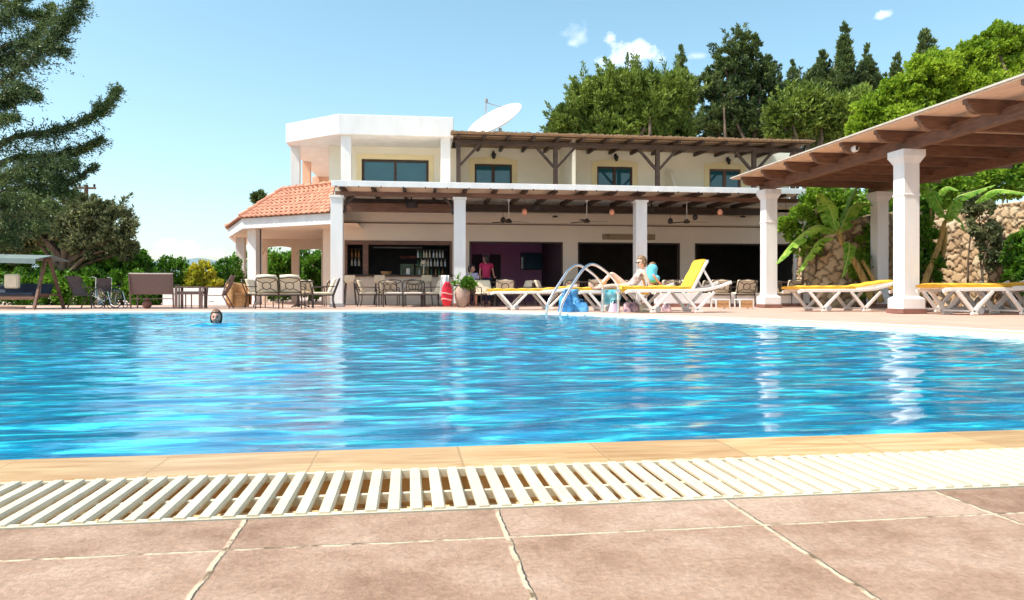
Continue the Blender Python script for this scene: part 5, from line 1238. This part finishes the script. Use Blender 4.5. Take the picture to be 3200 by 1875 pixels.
# wheelchair
d = 18.8; t = thing('wheelchair', 'folding wheelchair with spoked wheels and brown sling beside the sling bench', 'wheelchair', gb(268,d), R(62)); t.scale = (.9,.9,.86)
for sx in (-.28,.28):
    wh = MB().tube([(0, .29*math.cos(a), .29+.29*math.sin(a)) for a in [2*PI*i/28 for i in range(28)]], .016, 6, closed=True).build('wheel', 'black', t); wh.location = (sx,.08,.016)
    sp = MB()
    for k in range(9): a = PI*k/9; sp.tube([(0,.28*math.cos(a),.28*math.sin(a)),(0,-.28*math.cos(a),-.28*math.sin(a))], .004, 4)
    o = sp.build('spokes', 'steel', wh); o.location = (0,0,.29)
    c = MB().tube([(0,.09*math.cos(a),.09+.09*math.sin(a)) for a in [2*PI*i/14 for i in range(14)]], .012, 5, closed=True).build('caster', 'black', t); c.location = (sx*.9,-.34,.01)
    MB().tube([(sx*.9,.22,.30),(sx*.9,.20,.92),(sx*.9,.36,.94)], .012, 6).build('back_tube', 'steel', t); MB().tube([(sx*.9,.22,.50),(sx*.9,-.25,.50),(sx*.9,-.38,.12),(sx*.9,-.48,.08)], .012, 6).build('side_tube', 'steel', t)
    MB().box(sx*.9-.03,sx*.9+.03,-.18,.18,.66,.69).build('armrest', 'black', t)
MB().box(-.23,.23,-.22,.22,.48,.50).build('seat', 'sling', t); MB().box(-.24,.24,.19,.205,.52,.90).build('back_sling', 'sling', t)
m = MB(); m.tube([(-.25,.1,.14),(.25,-.05,.46)], .01, 5); m.tube([(.25,.1,.14),(-.25,-.05,.46)], .01, 5); m.build('cross_brace', 'steel', t)
# honey wicker tub chair
d = 19.8; t = thing('wicker_chair', 'honey coloured wicker tub chair beside the left porch column', 'wicker chair', gb(588,d), R(50))
def tub(u, v): a = -PI*.15+PI*1.3*u; return (.32*math.cos(a)*(1+.05*v), .30*math.sin(a)*(1+.08*v), .08+(.62-.10*abs(2*u-1))*v)
MB().grid(tub, 24, 8).build('shell', 'wicker', t, smooth=True, solid=.03); MB().lathe([(.29,-.02),(.29,.04)], (0,0,.36), 20).build('seat', 'wicker', t); MB().lathe([(.26,0),(.25,.34)], (0,0,.02), 20).build('skirt', 'wicker', t)
t = thing('pot', 'small dark round pot under the sling bench', 'pot', gb(362,18.9)); MB().lathe([(.06,0),(.11,.06),(.12,.14),(.07,.20),(.05,.22)], (0,0,0), 14).build('pot_body', 'brownbase', t, smooth=True); MB().lathe([(.05,0),(.03,.06)], (0,0,.22), 10).build('lid', 'brownbase', t)
# dark chair leaning on balcony
t = thing('balcony_chair', 'top of a dark folded chair showing on the balcony by the first timber post', 'chair', (fx(1285,24.8), 24.8, 3.59)); MB().beam((-.15,0,0),(.22,0,.38),.30,.03,up=(0,0,1)).build('back', 'dark_wood', t); MB().beam((.2,0,0),(.05,0,.3),.28,.03).build('seat', 'dark_wood', t)
# beach things -----------------------------------------------------------------
def cloth(name, label, cat, loc, rz, w_, h_, m_, sd, stripes=None):
    rg = random.Random(sd); t = thing(name, label, cat, loc, R(rz)); ph = [rg.uniform(0,6) for _ in range(4)]
    def f(u, v): return (-w_/2+w_*u+.03*math.sin(v*5+ph[0]), .05*math.sin(u*8+ph[1])+.03*math.sin(v*6+ph[2]), h_*v-.03*math.sin(u*5+ph[3])*(1-v))
    MB().grid(f, 18, 14).build('fabric', m_, t, smooth=True, solid=.015); MB().grid(lambda u, v: (-w_/2+w_*u, .02, h_*(.93+.07*v)), 10, 2).build('hem', m_, t, solid=.03); return t
def bag(name, label, loc, rz, w_, dpt, h_, m_, m2):
    t = thing(name, label, 'bag', loc, R(rz)); 
    def f(u, v): a = 2*PI*u; k = 1-.25*v**3+.05*math.sin(a*3+v*6); sx = abs(math.cos(a))**.6*(1 if math.cos(a) > 0 else -1); sy = abs(math.sin(a))**.6*(1 if math.sin(a) > 0 else -1); return (w_/2*sx*k, dpt/2*sy*k*(1-.4*v), h_*v)
    MB().grid(f, 28, 12).build('bag_body', m_, t, smooth=True)
    for sy in (-1, 1): MB().tube([(-w_*.22,sy*dpt*.2,h_*.9),(-w_*.16,sy*dpt*.22,h_*1.28),(w_*.16,sy*dpt*.22,h_*1.28),(w_*.22,sy*dpt*.2,h_*.9)], .012, 5).build('handle', m2, t, smooth=True)
    return t
M['bluetowel'] = mat('bright_blue_towel', (.02,.24,.62), .7, .35, 7, .4, 30, col2=(.16,.50,.82))
M['tealtowel'] = mat('turquoise_towel', (.04,.48,.58), .7, .3, 5, col2=(.45,.80,.85))
M['pattern'] = mat('patterned_bag_fabric', (.15,.12,.20), .7, .2, 9, col2=(.85,.55,.55), detail=1)
M['straw'] = mat('straw', (.60,.52,.33), .8, .25, 25, .4, 80)
bag('beach_bag', 'large blue beach bag standing behind the ladder', gb(1392,15.4), 10, .30, .24, .34, 'blue', 'bluetowel')
cloth('blue_towel', 'bright blue towel hung over the lounger foot just right of the ladder', 'towel', (*at(1408,16.1), .12), 6, .34, .36, 'bluetowel', 1)
bag('blue_box_bag', 'low blue cool bag on the ground behind the ladder rails', gb(1425,15.6), -5, .40, .26, .20, 'bluetowel', 'blue')
cloth('turquoise_towel', 'turquoise and white towel hanging from the lounger beside the right ladder rail', 'towel', (*at(1505,15.9), .17), -8, .36, .30, 'tealtowel', 2)
bag('patterned_bag', 'pink and navy patterned bag under the sunbathing woman', gb(1553,15.5), 5, .34, .22, .20, 'pattern', 'navy')
bag('pale_bag', 'white and navy cloth bag right of the ladder foot', gb(1512,15.5), 20, .22, .2, .19, 'lavender', 'navy')
bag('straw_bag', 'small straw bag on the ground under the raised lounger foot', gb(1585,15.4), 0, .20, .18, .13, 'straw', 'straw')
bag('dark_bag', 'small black and white bag under the middle of the raised lounger', gb(1640,16.0), 0, .20, .16, .14, 'pattern', 'white')
cloth('yellow_towel', 'pale yellow towel draped over the foot of the raised lounger', 'towel', (*at(1560,15.05), .40), 0, .55, .14, 'yellowcush', 3)
# ================================================================ PEOPLE
def skin_mesh(V, Ed, rad):
    me = bpy.data.meshes.new('tmp'); me.from_pydata([tuple(v) for v in V], Ed, []); o = bpy.data.objects.new('tmp', me); C.objects.link(o)
    sk = o.modifiers.new('sk', 'SKIN'); sk.use_smooth_shade = True
    for i, r in enumerate(rad):
        sv = me.skin_vertices[0].data[i]; r = r if isinstance(r, tuple) else (r, r); sv.radius = r; sv.use_root = (i == 0)
    sb = o.modifiers.new('s', 'SUBSURF'); sb.levels = 2; sb.render_levels = 2
    bpy.context.view_layer.update(); dg = bpy.context.evaluated_depsgraph_get()
    em = bpy.data.meshes.new_from_object(o.evaluated_get(dg)); bpy.data.objects.remove(o); return em
M['wethair'] = mat('wet_brown_hair', (.14,.07,.035), .35, .6, 20, .6, 60)
M['lips'] = mat('lips', (.42,.12,.11), .5, .1)
def keep_largest(me, label):
    import bmesh
    bm = bmesh.new(); bm.from_mesh(me); seen = set(); comps = []
    for v in bm.verts:
        if v in seen: continue
        st = [v]; seen.add(v); cp = []
        while st:
            x = st.pop(); cp.append(x)
            for ed in x.link_edges:
                y = ed.other_vert(x)
                if y not in seen: seen.add(y); st.append(y)
        comps.append(cp)
    comps.sort(key=len); print('ISL', label[:20], len(comps), [len(q) for q in comps[-8:]])
    for cp in comps[:-1]: bmesh.ops.delete(bm, geom=cp, context='VERTS')
    bm.to_mesh(me); bm.free()
def head_verts(cen, face, up, s=1.0):
    """smooth head with brow, nose, lips, chin, ears; returns MB"""
    f = Vector(face).normalized(); up = Vector(up); up = (up-f*up.dot(f)).normalized(); sd = f.cross(up)
    mb = MB(); nu, nv = 32, 24; vs = []
    for j in range(nv+1):
        th = PI*j/nv
        for i in range(nu):
            ph = 2*PI*i/nu; a = math.sin(th)*math.cos(ph); b = math.sin(th)*math.sin(ph); z = math.cos(th)
            rx, ry, rz = .098, .077, .115
            if a > 0: rx = .092
            k = 1.0 if z > -.1 else 1-.30*(-z-.1)**1.2
            x, y, zz = a*rx*k+(.012 if z < -.2 and a > 0 else 0), b*ry*k, z*rz
            g = lambda y0, z0, sy, sz: math.exp(-((y-y0)/sy)**2-((zz-z0)/sz)**2) if a > 0 else 0
            x += .024*g(0,-.018,.012,.020)+.010*g(0,.006,.009,.02)-.011*g(.031,.004,.015,.011)-.011*g(-.031,.004,.015,.011)+.006*g(0,.026,.04,.010)
            x += .007*g(0,-.050,.020,.006)+.006*g(0,-.062,.018,.006)-.005*g(0,-.056,.024,.003)+.010*g(0,-.088,.022,.016)
            vs.append(Vector(cen)+(f*x+sd*y+up*zz)*s)
    fs = []
    for j in range(nv):
        for i in range(nu): fs.append((j*nu+i, (j+1)*nu+i, (j+1)*nu+(i+1)%nu, j*nu+(i+1)%nu))
    mb.add(vs, fs)
    for q in (-1, 1):
        c = Vector(cen)+(sd*q*.079-f*.005-up*.012)*s; mb.tube([c-up*.030*s, c-up*.012*s-f*.008*s+sd*q*.006*s, c+up*.012*s-f*.012*s+sd*q*.010*s, c+up*.028*s-f*.004*s], [.006*s,.011*s,.013*s,.007*s], 8)
    return mb, f, up, sd
def person(label, loc, J, face, up=(0,0,1), skin='skin', hair='hair', hs=1.0, thick=1.0, clothes=(), hairlen=.0, grp=None, arms=True, legs=True):
    """J: joint positions relative to loc"""
    t = thing('person', label, 'person', loc, 0, grp); J = {k: Vector(v) for k, v in J.items()}
    V = []; Ed = []; Rd = []; ix = {}
    def add(k, p, r, par=None):
        V.append(Vector(p)); Rd.append(r); ix[k] = len(V)-1
        if par is not None: Ed.append((ix[par], ix[k]))
    T = thick; pe, chs, nk, hd = J['pelvis'], J['chest'], J['neck'], J['head']
    add('pelvis', pe, .115*T); add('waist', pe.lerp(chs,.5), .095*T, 'pelvis'); add('chest', chs, .118*T, 'waist'); add('neckb', chs.lerp(nk,.75), .07*T, 'chest'); add('neck', nk, .048, 'neckb'); add('headc', hd, .06*hs, 'neck')
    for S in ('L', 'R'):
        if arms:
            sh, el, wr, ha = J['sh'+S], J['el'+S], J['wr'+S], J['ha'+S]
            add('sh'+S, sh, .052*T, 'chest'); add('am'+S, sh.lerp(el,.5), .042*T, 'sh'+S); add('el'+S, el, .034*T, 'am'+S); add('fm'+S, el.lerp(wr,.4), .034*T, 'el'+S); add('wr'+S, wr, .022, 'fm'+S)
            d = (ha-wr).normalized(); sdv = d.cross(Vector((0,0,1)));
            if sdv.length < .2: sdv = d.cross(Vector((1,0,0)))
            sdv.normalize(); nn = sdv.cross(d).normalized(); pm = wr+d*.055; add('pm'+S, pm, (.030,.018), 'wr'+S)
            for q, (o_, ln) in enumerate(((-.030,.062),(-.010,.075),(.010,.070),(.029,.055))):
                b0_ = pm+d*.030+sdv*o_; m0 = b0_+d*ln*.5-nn*.006; e0 = b0_+d*ln*.92-nn*.022
                add(f'f{q}a{S}', b0_, .0095, 'pm'+S); add(f'f{q}b{S}', m0, .0085, f'f{q}a{S}'); add(f'f{q}c{S}', e0, .0075, f'f{q}b{S}')
            th0 = wr+d*.03-sdv*.030; add('t0'+S, th0, .011, 'pm'+S); add('t1'+S, th0+(d*.6-sdv*.8).normalized()*.045, .009, 't0'+S)
        if legs:
            hp, kn, an, to = J['hi'+S], J['kn'+S], J['an'+S], J['to'+S]
            add('hi'+S, hp, .088*T, 'pelvis'); add('th'+S, hp.lerp(kn,.5), .075*T, 'hi'+S); add('kn'+S, kn, .054*T, 'th'+S); add('cf'+S, kn.lerp(an,.35), .055*T, 'kn'+S); add('an'+S, an, .034, 'cf'+S); add('ft'+S, an.lerp(to,.55)+Vector((0,0,-.01)), .034, 'an'+S); add('to'+S, to, .024, 'ft'+S)
    em = skin_mesh(V, Ed, Rd); hm, f, u, sd = head_verts(hd, face, up, hs)
    mb = MB(); mb.add([tuple(v.co) for v in em.vertices], [tuple(p.vertices) for p in em.polygons]); mb.add(hm.v, hm.f)
    o = mb.build('body', skin, t, smooth=True); rm = o.modifiers.new('r', 'REMESH'); rm.mode = 'VOXEL'; rm.voxel_size = .0065; rm.use_smooth_shade = True
    bpy.context.view_layer.update(); fm = bpy.data.meshes.new_from_object(o.evaluated_get(bpy.context.evaluated_depsgraph_get())); o.modifiers.clear(); fm.polygons.foreach_set('use_smooth', [True]*len(fm.polygons)); o.data = fm
    keep_largest(fm, label)
    # hair: shell over the skull, strand ridged
    hb = MB()
    def hr(a_, b_):
        th = PI*.62*b_; ph = 2*PI*a_; back = -math.cos(ph); ext = 1.0+.55*max(0, back)**.5*(1 if hairlen else .75); th = min(PI*.9, th*ext*(1 if back > -.3 else .50))
        r = 1.12+.03*math.sin(ph*17+b_*5)+.02*math.sin(ph*31); drop = hairlen*max(0, b_-.75)*4*max(0, back+.35)
        return Vector(hd)+(f*(-math.cos(PI-ph)*math.sin(th)*.094*r-.012)+sd*(math.sin(ph)*math.sin(th)*.079*r)+u*(math.cos(th)*.118*r+.004))*hs-Vector((0,0,drop))
    hb.grid(lambda a_, b_: hr(a_, b_), 48, 14); hb.build('hair', hair, t, smooth=True, solid=.012)
    MB().tube([Vector(hd)+(f*.083+sd*q*.001-u*.057)*hs for q in (-22,-8,8,22)], [.003,.0055,.0055,.003], 6).build('mouth', M['lips'], t, smooth=True)
    for q in (-1, 1): MB().beam(Vector(hd)+(f*.092+sd*q*.016+u*.026)*hs, Vector(hd)+(f*.083+sd*q*.046+u*.026)*hs, .006, .006).build('eyebrow', hair, t)
    for q in (-1, 1): MB().lathe([(.001,-.009),(.008,-.006),(.010,0),(.008,.006),(.001,.009)], Vector(hd)+(f*.083+sd*q*.030+u*.004)*hs, 8).build('eye', 'black', t, smooth=True)
    for nm, m_, chain in clothes:
        for ci, ch_ in enumerate(chain):
            Vc = []; Ec = []; Rc = []; key = {}
            for i, (p, r) in enumerate(ch_['pts']): Vc.append(Vector(p)); Rc.append(r*1.16)
            Ec = ch_['ed']; em2 = skin_mesh(Vc, Ec, Rc); m3 = MB(); m3.add([tuple(v.co) for v in em2.vertices], [tuple(p.vertices) for p in em2.polygons]); m3.build(nm, m_, t, smooth=True)
    return t

def garment(name, m, t, body, fn, off=.006, solid=0):
    me = body.data; mb = MB(); used = {}
    for p in me.polygons:
        if fn(p.center):
            f = []
            for vi in p.vertices:
                if vi not in used: v = me.vertices[vi]; used[vi] = len(mb.v); mb.v.append(tuple(v.co+v.normal*off))
                f.append(used[vi])
            mb.f.append(tuple(f))
    return mb.build(name, m, t, smooth=True)
# sunbathing woman: seated on the lounger facing left (towards -x), leaning back on her hands, one knee bent
wx, wy = at(1552,16.35); ux = Vector((c_, -s_, 0))            # along the facade, rightwards
def P_(x, y, z): return Vector((x*.995, y, z))
z0 = .535
Jw = dict(pelvis=P_(0,0,z0), chest=P_(.22,0,z0+.27), neck=P_(.27,0,z0+.43), head=P_(.24,-.02,z0+.555),
  shL=P_(.25,-.17,z0+.33), elL=P_(.33,-.24,z0+.14), wrL=P_(.36,-.26,z0-.02), haL=P_(.43,-.27,z0-.05),
  shR=P_(.25,.17,z0+.33), elR=P_(.38,.24,z0+.14), wrR=P_(.42,.26,z0-.02), haR=P_(.49,.27,z0-.05),
  hiL=P_(-.06,-.10,z0-.01), knL=P_(-.46,-.12,z0+.02), anL=P_(-.88,-.12,z0-.04), toL=P_(-.98,-.12,z0+.08),
  hiR=P_(-.06,.10,z0-.01), knR=P_(-.40,.12,z0+.31), anR=P_(-.72,.12,z0-.02), toR=P_(-.88,.12,z0-.06))
swim = [dict(pts=[(P_(.0,0,z0),.122),(P_(.05,0,z0+.10),.106),(P_(.09,0,z0+.17),.100)], ed=[(0,1),(1,2)]), dict(pts=[(P_(.165,-.0,z0+.30),.122),(P_(.172,0,z0+.36),.121)], ed=[(0,1)])]
person('woman in swimsuit and sunglasses leaning back on a lounger, one knee bent', (wx, wy, 0), Jw, (-1,-.28,-.22), (0,0,1), 'skin_pale', 'hair', 1.08, .97, [])
wb = [o for o in C.objects if o.name.startswith('body')][-1]
def onesuit(c):
    ax = (Jw['chest']-Jw['pelvis']); L_ = ax.length; ax.normalize(); r = c-Jw['pelvis']; q = r.dot(ax)/L_; return -.36 < q < 1.12 and abs(c.y) < .155 and c.x > -.10+.02 and (q > .02 or c.x > -.10) and not (q > .95 and abs(c.y) < .05 and c.x < .15)
garment('swimsuit', 'bikini', wb.parent, wb, onesuit)
t = thing('sunglasses', 'dark sunglasses on the sunbathing woman', 'sunglasses', (wx, wy, 0)); fdir = Vector((-1,-.28,-.22)).normalized(); upv = Vector((0,0,1)); upv = (upv-fdir*upv.dot(fdir)).normalized(); sdd = fdir.cross(upv)
hc = Jw['head']
for q in (-1, 1): MB().slab([hc+fdir*.105+sdd*(q*.034+dx_)+upv*(.006+dz_) for dx_, dz_ in ((-.027,-.016),(.027,-.016),(.030,.014),(-.030,.014))], fdir*.006).build('lens', 'black', t)
for q in (-1, 1): MB().beam(hc+fdir*.103+sdd*q*.066+upv*.012, hc-fdir*.01+sdd*q*.086+upv*.008, .006, .008).build('temple', 'black', t)
MB().beam(hc+fdir*.107-sdd*.012+upv*.012, hc+fdir*.107+sdd*.012+upv*.012, .006, .006).build('bridge', 'black', t)
# person in a light blue towel behind her, legs stretched to the right
bx_, by_ = at(1603,16.95); z1 = .49
Jb = dict(pelvis=(0,0,z1), chest=(-.02,0,z1+.26), neck=(0,0,z1+.40), head=(.04,0,z1+.50),
  shL=(.0,-.13,z1+.32), elL=(.12,-.16,z1+.16), wrL=(.24,-.14,z1+.06), haL=(.31,-.13,z1+.04), shR=(.0,.13,z1+.32), elR=(.14,.16,z1+.16), wrR=(.26,.14,z1+.06), haR=(.33,.13,z1+.04),
  hiL=(.05,-.08,z1-.02), knL=(.38,-.08,z1+.02), anL=(.70,-.08,z1-.0), toL=(.76,-.08,z1+.12), hiR=(.05,.08,z1-.02), knR=(.34,.09,z1+.12), anR=(.60,.09,z1-.02), toR=(.70,.09,z1+.02))
tow = [dict(pts=[((-.01,0,z1+.12),.125),((-.03,0,z1+.26),.14),((0,0,z1+.39),.105),((.035,0,z1+.50),.125),((.01,0,z1+.60),.055),((.10,-.10,z1+.24),.075),((.15,-.12,z1+.30),.05)], ed=[(0,1),(1,2),(2,3),(3,4),(1,5),(5,6)])]
person('person wrapped in a light blue towel sitting behind the sunbathing woman', (bx_, by_, 0), Jb, (1,-.1,0), (0,0,1), 'skin', 'hair', .9, .78, [('towel', 'cyan', tow)])
# woman in a pink shirt, standing in the lounge doorway, back three-quarters
px_, py_ = at(1197,24.4)
Jp = dict(pelvis=(0,0,.92), chest=(0,0,1.24), neck=(-.01,0,1.42), head=(-.02,-.02,1.53),
  shL=(-.17,.02,1.33), elL=(-.22,.0,1.07), wrL=(-.20,-.10,.88), haL=(-.20,-.14,.80), shR=(.17,.02,1.33), elR=(.23,0,1.08), wrR=(.25,-.12,.93), haR=(.26,-.20,.92),
  hiL=(-.09,0,.88), knL=(-.10,-.02,.48), anL=(-.10,.02,.07), toL=(-.11,-.12,.03), hiR=(.09,0,.88), knR=(.10,-.02,.48), anR=(.10,.02,.07), toR=(.11,-.12,.03))
shirt = [dict(pts=[((0,0,.86),.148),((0,0,1.02),.122),((0,0,1.24),.145),((0,0,1.33),.10),((-.17,.02,1.33),.066),((-.205,.01,1.20),.058),((.17,.02,1.33),.066),((.21,.01,1.20),.058)], ed=[(0,1),(1,2),(2,3),(3,4),(4,5),(3,6),(6,7)])]
trou = [dict(pts=[((0,0,.90),.128),((-.09,0,.82),.095),((-.10,-.02,.48),.075),((-.10,.02,.12),.06),((.09,0,.82),.095),((.10,-.02,.48),.075),((.10,.02,.12),.06)], ed=[(0,1),(1,2),(2,3),(0,4),(4,5),(5,6)])]
person('woman in a pink shirt with dark hair standing in the purple lit doorway', (px_, py_, 0), Jp, (-.7,.5,-.1), (0,0,1), 'skin', 'darkhair', 1.0, .95, [('shirt', 'pink', shirt), ('trousers', 'navy', trou)], .03)
# seated person in a pale shirt
sx_, sy_ = at(1160,22.0); zs = .52
Js = dict(pelvis=(0,0,zs), chest=(-.02,.02,zs+.32), neck=(-.01,0,zs+.49), head=(.01,-.02,zs+.60),
  shL=(-.17,.02,zs+.42), elL=(-.22,-.08,zs+.18), wrL=(-.15,-.28,zs+.18), haL=(-.10,-.36,zs+.18), shR=(.15,.02,zs+.42), elR=(.20,-.08,zs+.18), wrR=(.12,-.28,zs+.18), haR=(.06,-.36,zs+.18),
  hiL=(-.09,-.04,zs), knL=(-.11,-.42,zs), anL=(-.11,-.40,.08), toL=(-.11,-.54,.03), hiR=(.09,-.04,zs), knR=(.11,-.42,zs), anR=(.11,-.40,.08), toR=(.11,-.54,.03))
sh2 = [dict(pts=[((0,.01,zs+.03),.135),((-.01,.02,zs+.16),.125),((-.02,.02,zs+.32),.15),((-.02,.01,zs+.42),.10),((-.17,.02,zs+.42),.068),((-.21,-.04,zs+.28),.06),((.15,.02,zs+.42),.068),((.19,-.04,zs+.28),.06)], ed=[(0,1),(1,2),(2,3),(3,4),(4,5),(3,6),(6,7)])]
sh3 = [dict(pts=[((0,0,zs),.125),((-.09,-.05,zs),.092),((-.11,-.36,zs),.075),((.09,-.05,zs),.092),((.11,-.36,zs),.075)], ed=[(0,1),(1,2),(0,3),(3,4)])]
person('dark haired person in pale lavender shirt sitting beside the second white pillar', (sx_, sy_, 0), Js, (.8,-.5,-.1), (0,0,1), 'skin', 'darkhair', 1.0, .98, [('shirt', 'lavender', sh2), ('shorts', 'navy', sh3)])
# swimmer: mostly under water, only the head shows
vx, vy = at(532,10.6); zh = .045
Jv = dict(pelvis=(.02,.20,-.66), chest=(.01,.10,-.33), neck=(0,.03,-.06), head=(0,0,zh),
  shL=(-.17,.08,-.20), elL=(-.34,-.10,-.26), wrL=(-.30,-.33,-.20), haL=(-.28,-.42,-.19), shR=(.18,.08,-.20), elR=(.36,-.10,-.26), wrR=(.32,-.33,-.20), haR=(.30,-.42,-.19),
  hiL=(-.08,.22,-.70), knL=(-.12,.25,-1.08), anL=(-.12,.40,-1.40), toL=(-.12,.36,-1.45), hiR=(.12,.22,-.70), knR=(.16,.15,-1.08), anR=(.16,.28,-1.40), toR=(.16,.20,-1.45))
person('swimmer with wet brown hair, only the head showing above the water', (vx, vy, 0), Jv, (.12,-1,.10), (0,0,1), 'skin', 'wethair', .88, .95, [], .03)

for o in C.objects:
    if 'label' in o and not 4 <= len(o['label'].split()) <= 16: print('LONG', o['label'])
